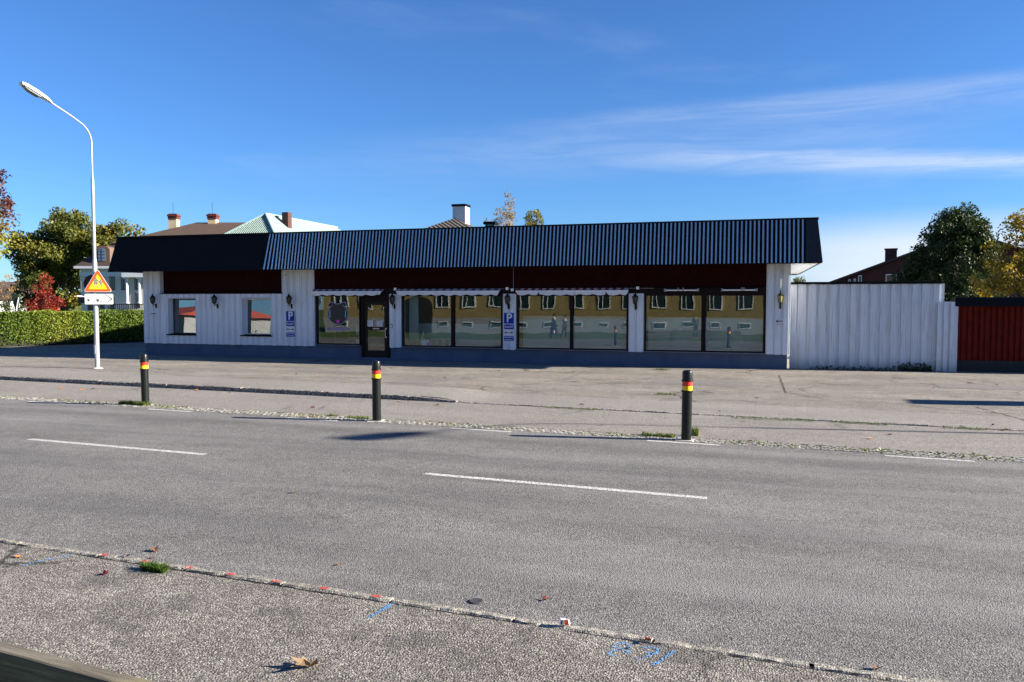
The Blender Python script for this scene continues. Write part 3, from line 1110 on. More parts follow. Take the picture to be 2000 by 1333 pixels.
# small windows on the left
M_gfr = simple('dark_grey_window_frame', (0.045, 0.05, 0.06), 0.4)
for i, (a, b_) in enumerate(OPEN_W):
    MB().box(a, a + .02, 28.09, 28.44, .88, 2.41).box(b_ - .02, b_, 28.09, 28.44, .88, 2.41).box(a + .02, b_ - .02, 28.09, 28.44, 2.39, 2.41).build('window_reveal', M_white, shop)
    fr = MB()
    z0, z1, y0, y1 = .905, 2.385, 28.39, 28.44
    fw = .055
    fr.box(a + .022, b_ - .022, y0, y1, z0, z0 + fw).box(a + .022, b_ - .022, y0, y1, z1 - fw, z1)
    fr.box(a + .022, a + .022 + fw, y0, y1, z0 + fw, z1 - fw).box(b_ - .022 - fw, b_ - .022, y0, y1, z0 + fw, z1 - fw)
    f = fr.build('window_frame', M_gfr if i == 0 else M_white, shop)
    t = -0.034
    x0, x1, zz0, zz1 = a + .06, b_ - .06, z0 + .04, z1 - .04
    zm = (zz0 + zz1) / 2
    pn = MB().add([(x, 28.415 + d - t * (z - zm), z) for d in (0, .006) for x, z in ((x0, zz0), (x1, zz0), (x1, zz1), (x0, zz1))],
                  [(0, 1, 2, 3), (7, 6, 5, 4), (0, 4, 5, 1), (1, 5, 6, 2), (2, 6, 7, 3), (3, 7, 4, 0)])
    pn.build('pane', M_glass2 if i == 0 else glass_mat('blind_window_glass', 0.07, (0.75, 0.8, 0.8), 0.002), f)
    sl = MB()
    sl.add([(a - .05, 28.02, .855), (b_ + .02, 28.02, .855), (b_ + .02, 28.42, .885), (a - .05, 28.42, .885), (a - .05, 28.02, .895), (b_ + .02, 28.02, .895), (b_ + .02, 28.42, .93), (a - .05, 28.42, .93)],
           [(3, 2, 1, 0), (4, 5, 6, 7), (0, 1, 5, 4), (2, 3, 7, 6), (0, 4, 7, 3), (1, 2, 6, 5)])
    sl.build('sill', M_black, f, 0.008)
    if i == 1:
        m = MB()
        w = b_ - a - .14
        m.add([(-w / 2, -.018, -.008), (w / 2, -.018, -.008), (w / 2, .018, .008), (-w / 2, .018, .008), (-w / 2, -.018, -.0065), (w / 2, -.018, -.0065), (w / 2, .018, .0095), (-w / 2, .018, .0095)],
              [(3, 2, 1, 0), (4, 5, 6, 7), (0, 1, 5, 4), (2, 3, 7, 6), (0, 4, 7, 3), (1, 2, 6, 5)])
        sm = m.mesh('blind_slat')
        for k in range(27):
            link('blind_slat', sm, simple('blind_slat_white', (0.62, 0.58, 0.62), 0.5), f, M=WM[f].inverted() @ Matrix.Translation(((a + b_) / 2, 28.50, .99 + k * 0.049)))


# shop windows
TILT = -0.0066


def pane_mesh(x0, x1, z0, z1, y, mb=None):
    """glass sheet, very slightly out of plumb and bowed"""
    m = mb or MB()
    nx, nz = 8, 8
    cx, cz = (x0 + x1) / 2, (z0 + z1) / 2
    k1, k2 = rnd.uniform(-.0015, .0015), rnd.uniform(-.0012, .0012)
    for d in (0, .006):
        vs, fs = [], []
        for j in range(nz + 1):
            for i_ in range(nx + 1):
                a, b_ = i_ / nx * 2 - 1, j / nz * 2 - 1
                bow = (1 - a * a) * (1 - b_ * b_)
                x, z = cx + a * (x1 - x0) / 2, cz + b_ * (z1 - z0) / 2
                vs.append((x, y + d - TILT * (z - cz) + bow * k1 + k2 * a * bow, z))
        for j in range(nz):
            for i_ in range(nx):
                q = j * (nx + 1) + i_
                fs.append((q, q + 1, q + nx + 2, q + nx + 1))
        m.add(vs, fs)
    return m


BAYS = (((-16.43, -14.50), None, .575), ((-12.72, -8.70), (-10.725, -10.585), .555), ((-8.13, -4.06), (-6.155, -6.035), .545), ((-3.48, 0.555), (-1.54, -1.39), .54))
for (a, b_), mul, zb in BAYS:
    fr = MB()
    y0, y1, zt, fw = 28.11, 28.20, 2.53, .055
    fr.box(a, b_, y0, y1, zb, zb + .045).box(a, b_, y0, y1, zt - fw, zt)
    fr.box(a, a + fw, y0 - .002, y1, zb + .045, zt - fw).box(b_ - fw, b_, y0 - .002, y1, zb + .045, zt - fw)
    if mul:
        fr.box(mul[0], mul[1], y0 - .004, y1, zb + .045, zt - fw)
    f = fr.build('shop_window', M_frame, shop, 0.003)
    for x0, x1 in ([(a, b_)] if not mul else [(a, mul[0]), (mul[1], b_)]):
        p = pane_mesh(x0 + .03, x1 - .03 if x1 != (mul or (9,))[0] else x1 + .01, zb + .03, zt - .04, 28.165).build('pane', M_glass, f)
        p.data.polygons.foreach_set('use_smooth', [True] * len(p.data.polygons))
    MB().box(a + .01, b_ - .01, 28.02, 28.15, zb - .03, zb - .002).build('sill', simple('grey_metal_sill', (0.12, 0.14, 0.18), 0.5), f, 0.003)
# display boards standing behind the panes
for x0, x1, h, y in ((-12.66, -8.80, 1.42, 28.95), (-8.06, -4.12, 1.74, 28.62), (-3.42, .50, 1.72, 28.66)):
    n = 2
    for k in range(n):
        w = (x1 - x0) / n
        MB().box(x0 + w * k + .01, x0 + w * (k + 1) - .01, y, y + .03, .31, h).build('display_board', M_roomboard, shop)
MB().box(-12.60, -12.22, 28.50, 28.52, .31, 2.5).build('curtain', M_roomboard, shop)
MB().box(-1.30, .50, 28.58, 28.62, 1.74, 2.50).build('dark_roller_blind', simple('dark_blue_blind', (0.02, 0.03, 0.04), 0.8), shop)

# entrance door
df = MB()
df.box(-14.46, -14.34, 28.10, 28.26, .10, 2.53).box(-13.37, -13.27, 28.10, 28.26, .10, 2.53).box(-14.34, -13.37, 28.10, 28.26, 2.28, 2.53)
df.build('door_frame', M_frame, shop, 0.004)
dr = MB()
dx0, dx1, dz0, dz1 = -14.335, -13.375, .115, 2.275
dr.box(dx0, dx0 + .115, 28.14, 28.20, dz0, dz1).box(dx1 - .115, dx1, 28.14, 28.20, dz0, dz1)
dr.box(dx0 + .115, dx1 - .115, 28.14, 28.20, dz0, dz0 + .26).box(dx0 + .115, dx1 - .115, 28.14, 28.20, dz1 - .14, dz1).box(dx0 + .115, dx1 - .115, 28.14, 28.20, 1.16, 1.29)
door = dr.build('door', M_door, shop, 0.004)
for z0, z1 in ((dz0 + .25, 1.17), (1.28, dz1 - .13)):
    pane_mesh(dx0 + .10, dx1 - .10, z0, z1, 28.168).build('pane', M_glass, door)
for x in (dx0 + .20, dx1 - .36):
    nt_ = MB().box(x - .08, x + .16, 28.155, 28.158, 1.31, 1.53).build('notice', M_gsheet, door)
    lm = MB()
    for k in range(5):
        lm.box(x - .06 + rnd.uniform(0, .03), x + .14 - rnd.uniform(0, .08), 28.1525, 28.1545, 1.34 + k * .036, 1.35 + k * .036)
    lm.build('print_lines', simple('pale_print', (0.25, 0.25, 0.30), .6), door)
MB().box(-13.98, -13.70, 28.13, 28.145, 1.20, 1.245).build('letter_slot', simple('pale_brass', (0.45, 0.38, 0.42), 0.35, 0.4), door)
h = MB().tube([(-13.42, 28.14, 1.22), (-13.42, 28.07, 1.20), (-13.42, 28.07, .92), (-13.42, 28.14, .90)], .012, 8)
h.box(-13.45, -13.39, 28.13, 28.145, 1.19, 1.25).box(-13.45, -13.39, 28.13, 28.145, .87, .93)
h.build('handle', simple('brushed_steel', (0.6, 0.6, 0.62), 0.3, 0.8), door, 0)
MB().box(-13.19, -13.11, 28.045, 28.075, 1.25, 1.42).build('door_bell_box', simple('bell_grey', (0.3, 0.3, 0.32), .5), shop, .004)
MB().box(-13.175, -13.125, 28.04, 28.046, 1.29, 1.35).build('bell_plate', M_wsheet, shop)

# ---- sloping fascia (mansard)
FB, FT = 27.16, 27.46
ZB, ZT = 3.52, 4.92
XL0, XL1 = -25.62, -25.38       # left end bottom, top
XR0, XR1 = 2.25, 2.10


def fpt(x, k, out=0.0):
    """point on fascia: k 0 bottom .. 1 top"""
    return (x, FB + (FT - FB) * k - out, ZB + (ZT - ZB) * k)


XJ0, XJ1 = -18.20, -18.06       # smooth panel ends here
rib = MB()
pitch = 0.1345
x = XJ1
prof = []
while x < 1.72:
    prof += [(x, .0), (x + .012, .0), (x + .046, .070), (x + .098, .070)]
    x += pitch
prof.append((1.74, 0.0))
n = len(prof)
# the lower edge runs a little outward on both sides like the end cuts do
vs = [fpt(px + (XJ0 - XJ1) * max(0, 1 - (px - XJ1) / 0.5), 0, d) for px, d in prof] + [fpt(px, 1, d) for px, d in prof]
for i in range(n - 1):                     # crests bare metal, groove shade painted in near-black
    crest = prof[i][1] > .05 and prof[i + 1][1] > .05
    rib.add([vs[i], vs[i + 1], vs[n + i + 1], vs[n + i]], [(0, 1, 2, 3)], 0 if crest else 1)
ro = rib.build('ribbed_fascia_sheet', [M_rib, simple('groove_shade', (0.010, 0.011, 0.015), .8, 0, .4, 2, spec=.05)], shop)
so = ro.modifiers.new('thickness', 'SOLIDIFY')
so.thickness = 0.003
so.offset = 1
b2 = MB()
for xa0, xa1, xb0, xb1 in ((XL0, XL1, XJ0, XJ1),):
    b2.add([fpt(xa0, 0, .012), fpt(xb0, 0, .012), fpt(xb1, 1, .012), fpt(xa1, 1, .012), fpt(xa0, 0, -.02), fpt(xb0, 0, -.02), fpt(xb1, 1, -.02), fpt(xa1, 1, -.02)],
           [(0, 1, 2, 3), (7, 6, 5, 4), (0, 4, 5, 1), (1, 5, 6, 2), (2, 6, 7, 3), (3, 7, 4, 0)])
b2.build('smooth_fascia_panel', M_black, shop)
c2 = MB()
c2.add([fpt(1.74, 0, .074), fpt(XR0, 0, .074), fpt(XR1, 1, .074), fpt(1.74, 1, .074), fpt(1.74, 0, -.02), fpt(XR0, 0, -.02), fpt(XR1, 1, -.02), fpt(1.74, 1, -.02)],
       [(0, 1, 2, 3), (7, 6, 5, 4), (0, 4, 5, 1), (1, 5, 6, 2), (2, 6, 7, 3), (3, 7, 4, 0)])


def chipped():
    b = NB('chipped_black_flashing')
    p = b.pos('World')
    k = b.step(b.noise(b.mapping(p, (3.5, 3.5, 2.2)), 1.0, 5, 0.65), 0.63, 0.655)
    c = b.mix(k, (0.012, 0.013, 0.018), (0.12, 0.17, 0.24))
    return b.done(b.pbr(c, 0.5, 0, None, 0.3))


c2.build('corner_flashing', chipped(), shop)
# end faces and backing of the fascia
YB = 39.6                      # rear of the deep part; the wing by the hedge is shallower
YL = 31.9
for xa, xb, nm, YB in ((XL0, XL1, 'end_fascia', YL), (XR0, XR1, 'end_fascia', YB)):
    s_ = 1 if xa < 0 else -1
    MB().add([(xa, FB - .01, ZB), (xb, FT - .01, ZT), (xb, YB - .25, ZT), (xa, YB, ZB), (xa + .03 * s_, FB + .03, ZB), (xb + .03 * s_, FT + .03, ZT), (xb + .03 * s_, YB - .25, ZT), (xa + .03 * s_, YB, ZB)],
             [(0, 3, 2, 1), (4, 5, 6, 7), (0, 1, 5, 4), (1, 2, 6, 5), (2, 3, 7, 6), (3, 0, 4, 7)]).build(nm, simple('navy_black_sheet', (0.014, 0.016, 0.035), 0.45), shop)
MB().add([fpt(XL0 + .04, 0, -.03), fpt(XR0 - .04, 0, -.03), fpt(XR1 - .04, 1, -.03), fpt(XL1 + .04, 1, -.03)], [(0, 1, 2, 3)]).build('fascia_backing', M_black, shop)
MB().box(XL1 - .03, XR1 + .03, FT - .07, FT + .22, ZT - .015, ZT + .055).build('coping', M_black, shop, 0.006)
MB().box(XL0 + .02, XR0 - .02, FB - .012, FB + .05, ZB - .022, ZB - .002).build('drip_edge', M_black, shop)
MB().box(XL1 + .05, -16.0, FT + .10, YL - .3, 4.55, 4.68).box(-15.999, XR1 - .05, FT + .10, YB - .3, 4.551, 4.681).build('flat_roof', M_roofblk, shop)
MB().box(XL0 + .05, WX1 + .02, FB + .05, 28.45, 3.555, 3.60).box(XL0 + .05, -24.60, 28.451, YL - .1, 3.556, 3.60).build('soffit', M_black, shop)
nsp = 8
for k in range(nsp):
    w = (XR0 - .04 - WX1 - .03) / nsp
    x0 = WX1 + .03 + k * w
    MB().box(x0 + .004, x0 + w - .004, FB + .05, YB - .1, 3.545, 3.57).build('soffit_board', M_white, shop, 0.003)
MB().box(-15.99, XR0 - .06, YB - .06, YB, 3.5, 4.8).box(XL0 + .06, -16.0, YL - .06, YL, 3.5, 4.8).build('rear_fascia', M_black, shop)
v = MB().box(-10.28, -9.90, 30.85, 31.15, 4.6, 5.36).box(-10.34, -9.84, 30.79, 31.21, 5.40, 5.50)
v.box(-10.26, -10.22, 30.87, 30.91, 5.36, 5.40).box(-9.96, -9.92, 30.87, 30.91, 5.36, 5.40)
v.build('roof_vent', M_black, shop)

# cables, junction boxes and the bare awning gear over the last bay
M_cable = simple('grey_cable', (0.25, 0.25, 0.26), 0.6)
MB().tube([(-8.27, 28.09, 3.55), (-8.265, 28.085, 3.1), (-8.27, 28.085, 2.74)], .009, 6).build('cable', M_cable, shop)
MB().tube([(1.03, 28.04, 3.53), (1.035, 28.035, 3.1), (1.03, 28.04, 2.72)], .008, 6).build('cable', simple('white_cable', (0.5, 0.5, 0.5), .6), shop)
MB().tube([(-13.0, 28.095, 2.74), (-10, 28.09, 2.745), (-8.6, 28.095, 2.74), (-5, 28.09, 2.745), (-3.8, 28.095, 2.742), (-2.6, 28.09, 2.735), (-.8, 28.09, 2.74), (.58, 28.09, 2.75)], .009, 6).build('cable', M_cable, shop)
for x, z in ((-12.98, 2.75), (-8.50, 2.75), (-8.30, 2.70), (-3.72, 2.75)):
    MB().box(x - .05, x + .05, 28.03, 28.09, z - .05, z + .05).build('junction_box', M_wsheet, shop, .006)
MB().tube([(-17.77, 28.06, 3.30), (-17.77, 28.06, 3.36)], .03, 8).box(-17.66, -17.62, 28.05, 28.08, 3.30, 3.34).box(-17.75, -17.72, 28.05, 28.08, 3.17, 3.20).box(-17.66, -17.63, 28.05, 28.08, 3.17, 3.20).build('cable_end', M_gsheet, shop)
MB().tube([(-17.70, 28.07, 3.17), (-17.71, 28.07, 2.9), (-17.70, 28.07, 2.66)], .005, 5).build('cable', simple('yellowed_cable', (0.5, 0.42, 0.2), .6), shop)


def gear(x0, x1, label):
    g = empty('bare_awning', ((x0 + x1) / 2, 28.0, 2.66), 0, label, 'awning', 'bare awning gear')
    MB().tube([(x0 + .06, 27.96, 2.665), (x1 - .06, 27.96, 2.665)], .024, 8).build('arm_tube', M_wsheet, g)
    for x in (x0 + .03, x1 - .03):
        MB().box(x - .03, x + .03, 27.93, 28.10, 2.62, 2.72).build('bracket', M_cable, g, .004)
    for k in range(2):
        xx = x0 + (x1 - x0) * rnd.uniform(.2, .75)
        MB().box(xx, xx + .04, 27.93, 27.99, 2.645, 2.75).build('clip', simple('faded_clip', (0.35, 0.2, 0.25), .6), g)


gear(-2.80, -1.62, 'white clothless awning gear over the window next to a plain pier')
gear(-0.88, .30, 'white clothless awning gear over the window nearest the amber lantern')
MB().tube([(-3.15, 28.02, 2.745), (.55, 28.02, 2.74)], .016, 8).build('awning_rod', M_frame, shop)


# ------------------------------------------------------------------ awnings
def stripe_mat(name, a, bcol, period):
    b = NB(name)
    sp = b.n('ShaderNodeSeparateXYZ')
    b.l(b.pos('World'), sp.inputs[0])
    t = b.math('FRACT', b.math('DIVIDE', sp.outputs[0], period))
    k = b.step(t, 0.49, 0.51)
    n = b.noise(b.pos('World'), 6, 4, 0.6)
    c = b.mix(k, a, bcol)
    c = b.mix(b.math('MULTIPLY', b.step(n, .5, .8), .35), c, (0.2, 0.19, 0.2))
    return b.done(b.pbr(c, 0.9, 0, None, 0.2))


def awning(x0, x1, cuts, mat, label, torn=False):
    g = empty('awning', ((x0 + x1) / 2, 28.05, 2.6), 0, label, 'awning', 'scalloped awnings rolled up over the shop windows')
    z0, z1 = 2.665, 2.755
    MB().add([(x0, 27.90, z0), (x1, 27.90, z0), (x1, 28.06, z1), (x0, 28.06, z1), (x0, 27.90, z0 - .02), (x1, 27.90, z0 - .02), (x1, 28.06, z1 - .06), (x0, 28.06, z1 - .06)],
             [(0, 1, 2, 3), (7, 6, 5, 4), (0, 4, 5, 1), (1, 5, 6, 2), (2, 6, 7, 3), (3, 7, 4, 0)]).build('striped_cloth', mat, g)
    MB().tube([(x0, 27.885, z0 - .01), (x1, 27.885, z0 - .01)], .022, 8).build('front_bar', M_wsheet, g)
    ed = [x0] + list(cuts) + [x1]
    for a, b_ in zip(ed[:-1], ed[1:]):
        a += .006
        b_ -= .006
        n = max(10, int((b_ - a) / .035))
        top, bot = [], []
        for i in range(n + 1):
            xx = a + (b_ - a) * i / n
            ph = (xx - x0) / 0.475
            s_ = 0.045 * abs(math.sin(math.pi * ph))
            e = min(1, min(xx - a, b_ - xx) / .12 + .35) if (a - x0 < .02 or x1 - b_ < .02) else 1
            yy = 27.872 + .012 * math.sin(xx * 5.3) + .006 * math.sin(xx * 17)
            top.append((xx, 27.872, z0 - .005))
            bot.append((xx, yy, z0 - (.125 + s_) * e + .006 * math.sin(xx * 3.1)))
        m = MB().add(top + bot, [(i, i + 1, n + 2 + i, n + 1 + i) for i in range(n)])
        o = m.build('valance', M_awhite, g)
        sd = o.modifiers.new('thickness', 'SOLIDIFY')
        sd.thickness = .002
    for x in (x0 + .02, x1 - .02):
        MB().box(x - .015, x + .015, 27.90, 28.10, z0 - .05, z0 - .022).build('bracket', M_frame, g)


M_strA = stripe_mat('faded_purple_stripe', (0.22, 0.10, 0.17), (0.46, 0.45, 0.50), 0.29)
M_strB = stripe_mat('red_white_stripe', (0.42, 0.03, 0.035), (0.50, 0.48, 0.46), 0.27)
awning(-16.50, -13.48, (), M_strA, 'purple and white striped awning rolled up above dog sticker window')
awning(-12.86, -8.75, (), M_strA, 'uncut purple and white striped awning over the window with spotted dog')
awning(-8.12, -4.02, (-7.24, -5.94, -4.82), M_strB, 'red and white striped awning with valance cut in four pieces')

# ------------------------------------------------------------------ dog sticker on the first pane
logo = empty('window_sticker', (-15.50, 28.14, 1.3), 0, 'round black dog head sticker with pink tongue on shop window', 'sticker')
LC = (-15.50, 1.78)


def dog_outline(g):
    pts = []
    R0 = .40 + g
    for k in range(33):
        a = R(-238 + k * (296 / 32))
        pts.append((LC[0] + R0 * 1.06 * math.cos(a), LC[1] + (R0) * math.sin(a)))
    # right ear, flat skull, left ear
    e = g
    pts += [(LC[0] + .27 + e, LC[1] + .37), (LC[0] + .345 + e, LC[1] + .355), (LC[0] + .385 + e, LC[1] + .30 - e), (LC[0] + .41 + e, LC[1] + .36), (LC[0] + .33 + e, LC[1] + .45 + e), (LC[0] + .18, LC[1] + .455 + e), (LC[0] + .10, LC[1] + .395 + e),
            (LC[0] - .10, LC[1] + .395 + e), (LC[0] - .18, LC[1] + .455 + e), (LC[0] - .33 - e, LC[1] + .45 + e), (LC[0] - .41 - e, LC[1] + .36), (LC[0] - .385 - e, LC[1] + .30 - e), (LC[0] - .345 - e, LC[1] + .355), (LC[0] - .27 - e, LC[1] + .37)]
    return pts


MB().prism_xz(dog_outline(.018), 28.1475, 28.1495).build('white_outline', M_lilac, logo)
MB().prism_xz(dog_outline(-.004), 28.145, 28.1465).build('black_head', M_ink, logo)
for s_ in (-1, 1):
    pts = [(LC[0] + s_ * (.33 + .03 * math.cos(R(t))) , LC[1] + .155 * math.sin(R(t))) for t in range(-80, 81, 16)]
    pts += [(LC[0] + s_ * (.318 + .005 * math.cos(R(t))), LC[1] + .155 * math.sin(R(t))) for t in range(80, -81, -16)]
    MB().prism_xz(pts, 28.1425, 28.144).build('cheek_highlight', M_cyan, logo)
tq = [(-.085, .08), (-.03, .065), (0, .04), (.03, .065), (.085, .08), (.07, -.0), (.05, -.06), (.015, -.05), (0, -.065), (-.03, -.06), (-.06, -.02)]
MB().prism_xz([(LC[0] + x, LC[1] - .30 + z) for x, z in tq], 28.1425, 28.144).build('tongue', M_pink, logo)
put_text('Lyckliga Jyckar', 0.165, (-15.47, 28.146, 1.205), M_lilac, logo, True)


# ------------------------------------------------------------------ wall lanterns
def make_lantern():
    g = empty('wall_lantern', (0, 0, 0))
    c = (0, -.20, 0)
    MB().lathe([(.012, .335), (.010, .30), (.022, .285), (.014, .27), (.03, .255), (.055, .215), (.098, .165), (.128, .155), (.128, .145), (.02, .145)], 6, c, R(30)).build('roof', M_iron, g, world=False)
    cage = MB()
    for k in range(6):
        a = R(30 + 60 * k)
        cage.tube([(.108 * math.cos(a), c[1] + .108 * math.sin(a), .146), (.072 * math.cos(a), c[1] + .072 * math.sin(a), -.085)], .0075, 5)
    cage.build('cage', M_iron, g, world=False)
    gl = MB().lathe([(.070, -.082), (.105, .144)], 6, c, R(30)).build('glass', M_lglass, g, world=False)
    MB().lathe([(.01, -.15), (.016, -.135), (.03, -.12), (.05, -.10), (.082, -.092), (.082, -.078), (.06, -.076)], 6, c, R(30)).build('base_cup', M_iron, g, world=False)
    MB().lathe([(.004, -.235), (.012, -.215), (.012, -.20), (.005, -.19), (.006, -.15)], 8, c).build('drop_finial', M_iron, g, world=False)
    MB().tube([(0, c[1], -.145), (0, c[1] + .04, -.165), (0, -.10, -.155), (0, -.05, -.17), (0, -.015, -.20)], [.012, .014, .012, .014, .02], 8).build('arm', M_iron, g, world=False, smooth=True)
    MB().lathe([(.018, -.30), (.033, -.285), (.036, -.2), (.036, -.13), (.03, -.115), (.012, -.11)], 8, (0, -.01, 0)).build('wall_plate', M_iron, g, world=False)
    return g


LAN = [(-24.02, 'black wall lantern beside the hedge end corner, above the right arrow'), (-20.98, 'black wall lantern on boards between the two small windows'),
       (-17.50, 'black wall lantern on wide white boards right of the blind window'), (-13.02, 'black wall lantern over the pier beside the entrance door'),
       (-8.43, 'black wall lantern over parking sign on narrow pier'), (-3.78, 'black wall lantern on a pier that carries no sign'), (1.03, 'black wall lantern with amber glass above the left arrow')]
lan0 = make_lantern()
for i, (x, lab) in enumerate(LAN):
    o = lan0 if i == 0 else copy_tree(lan0)
    o.location = (x, 28.072, 2.29)
    tag(o, lab, 'wall lantern', 'wall lanterns along the shop front')
    if i == 6:
        for ch in o.children:
            if ch.name.startswith('glass'):
                ch.data = ch.data.copy()
                ch.data.materials[0] = M_lglassy
        o.location.z = 2.33


# ------------------------------------------------------------------ signs on the wall
def arrow_poly(cx, cz, l, d):
    """arrow pointing to +X (d=1) or -X"""
    q = [(-l / 2, .014), (l * .08, .014), (l * .08, .045), (l / 2, 0), (l * .08, -.045), (l * .08, -.014), (-l / 2, -.014)]
    return [(cx + d * x, cz + z) for x, z in q]


def rrect(x0, x1, z0, z1, r):
    pts = []
    for cx, cz, a0 in ((x1 - r, z1 - r, 0), (x0 + r, z1 - r, 90), (x0 + r, z0 + r, 180), (x1 - r, z0 + r, 270)):
        for k in range(5):
            a = R(a0 + k * 22.5)
            pts.append((cx + r * math.cos(a), cz + r * math.sin(a)))
    return pts


def parking(x, z, label):
    g = empty('parking_sign', (x, 28.06, z - .85), 0, label, 'sign', 'stacked parking signs on the shop front')
    y = 28.062
    w = .20
    hs = [('P', .42, M_blue), ('Kund-P', .195, M_blue), ('arrows', .22, M_gsheet), ('SEC', .20, M_blue)]
    zz = z
    for nm, h_, mt in hs:
        p = MB().prism_xz(rrect(x - w, x + w, zz - h_, zz, .02), y - .006, y).build('sign_panel', M_gsheet, g)
        if mt is M_blue:
            MB().prism_xz(rrect(x - w + .012, x + w - .012, zz - h_ + .012, zz - .012, .015), y - .0085, y - .0065).build('blue_field', M_blue, p)
        cz = zz - h_ / 2
        if nm == 'P':
            put_text('P', .44, (x + .01, y - .011, cz), M_gsheet, p, True, 0.95)
        elif nm == 'Kund-P':
            put_text('Kund-P', .105, (x, y - .011, cz), M_gsheet, p, True)
        elif nm == 'arrows':
            MB().prism_xz(arrow_poly(x - .095, cz, .15, -1), y - .010, y - .0065).prism_xz(arrow_poly(x + .095, cz, .15, 1), y - .010, y - .0065).build('arrows', M_ink, p)
        else:
            put_text('SECURITAS', .068, (x, y - .011, cz + .038), M_gsheet, p, True)
            sm_ = MB()                       # second line, too small to read
            q_ = x - .15
            while q_ < x + .14:
                w_ = rnd.uniform(.012, .03)
                sm_.box(q_, q_ + w_, y - .0105, y - .009, cz - .062, cz - .062 + rnd.uniform(.022, .034))
                q_ += w_ + .009
            sm_.build('small_print', M_gsheet, p)
        zz -= h_ + .006


parking(-17.57, 1.90, 'blue parking sign stack on wide white wall beside the blind window')
parking(-8.43, 1.87, 'blue parking sign stack on the narrow pier between shop windows')


def arrow_sign(x, z, d, label):
    g = empty('arrow_sign', (x, 28.06, z - .1), 0, label, 'sign')
    p = MB().prism_xz(rrect(x - .165, x + .165, z - .085, z + .085, .008), 28.055, 28.062).build('sign_panel', M_gsheet, g)
    MB().prism_xz([(x + d * q[0], z + q[1]) for q in ((-.11, .016), (.045, .016), (.045, .045), (.12, 0), (.045, -.045), (.045, -.016), (-.11, -.016))], 28.051, 28.0545).build('arrow', M_ink, p)
    MB().tube([(x - .14, 28.066, z - .10), (x + .14, 28.066, z - .10)], .006, 6).build('fixing_bar', M_cable, g)


arrow_sign(-24.17, 1.76, 1, 'small pale sign with black arrow pointing towards the small windows')
arrow_sign(1.0, 1.62, -1, 'small pale sign with black arrow pointing left near white fence')

# ------------------------------------------------------------------ fences to the right of the shop
def fence_line(name, a, b_, n, z0, z1, mat, label, cat, thick=.022, under=.62, capmat=M_black, cap=True, jz=.01, ymul=1):
    """board-on-board fence from a to b_, local X along the fence, -Y towards the street"""
    a, b_ = Vector(a), Vector(b_)
    L_ = (b_ - a).length
    rz = math.atan2(b_.y - a.y, b_.x - a.x)
    g = empty(name, (a.x, a.y, 0), rz, label, cat)
    p = L_ / n
    key = None
    um = MB().box(-p * under / 2, p * under / 2, 0, .02, 0, z1 - z0).mesh('board')
    tops = [MB().box(-p * .5 * w, p * .5 * w, -.045, -.012, 0, z1 - z0 - .01).mesh('board') for w in (.56, .60, .64)]
    for i in range(n):
        link('board', um, mat, g, M=Matrix.Translation((p * (i + 1), 0, z0 + rnd.uniform(0, jz))) @ Matrix.Rotation(rnd.uniform(-.004, .004), 4, 'Y'))
        link('board', rnd.choice(tops), mat, g, M=Matrix.Translation((p * (i + .5), rnd.uniform(-.004, .004), z0 + rnd.uniform(-jz, jz))) @ Matrix.Rotation(rnd.uniform(-.004, .004), 4, 'Y'))
    for z in (z0 + .35, (z0 + z1) / 2, z1 - .3):
        MB().box(0, L_, .022, .07, z, z + .09).build('rail', mat, g, world=False)
    if cap:
        MB().box(-.02, L_ + .02, -.08, .10, z1 - .004, z1 + .075).build('coping', capmat, g, 0.005, world=False)
    return g, L_


fence_line('board_fence', (1.31, 28.62), (6.02, 28.86), 15, -0.03, 2.86, M_fence, 'tall weathered white board fence with black coping beside the shop', 'fence')
fence_line('fence_end_panel', (5.85, 28.72), (6.42, 28.75), 3, 0.0, 2.27, M_fence, 'short white board panel closing the tall fence end', 'fence', under=.9, cap=False)
g, L_ = fence_line('red_fence', (6.46, 28.95), (22.0, 29.85), 90, 0.36, 2.14, M_redf, 'long dark red board fence with broad black coping', 'fence', cap=False)
MB().box(-.06, L_, -.22, .16, 2.12, 2.42).build('coping', M_black, g, 0.01, world=False)
MB().box(0, L_, -.06, .10, -.05, .37).build('plinth', simple('dark_plinth', (0.02, 0.02, 0.02), .9), g, world=False)

# ------------------------------------------------------------------ street lamps
POLE = Vector((-20.61, 21.29, 0))


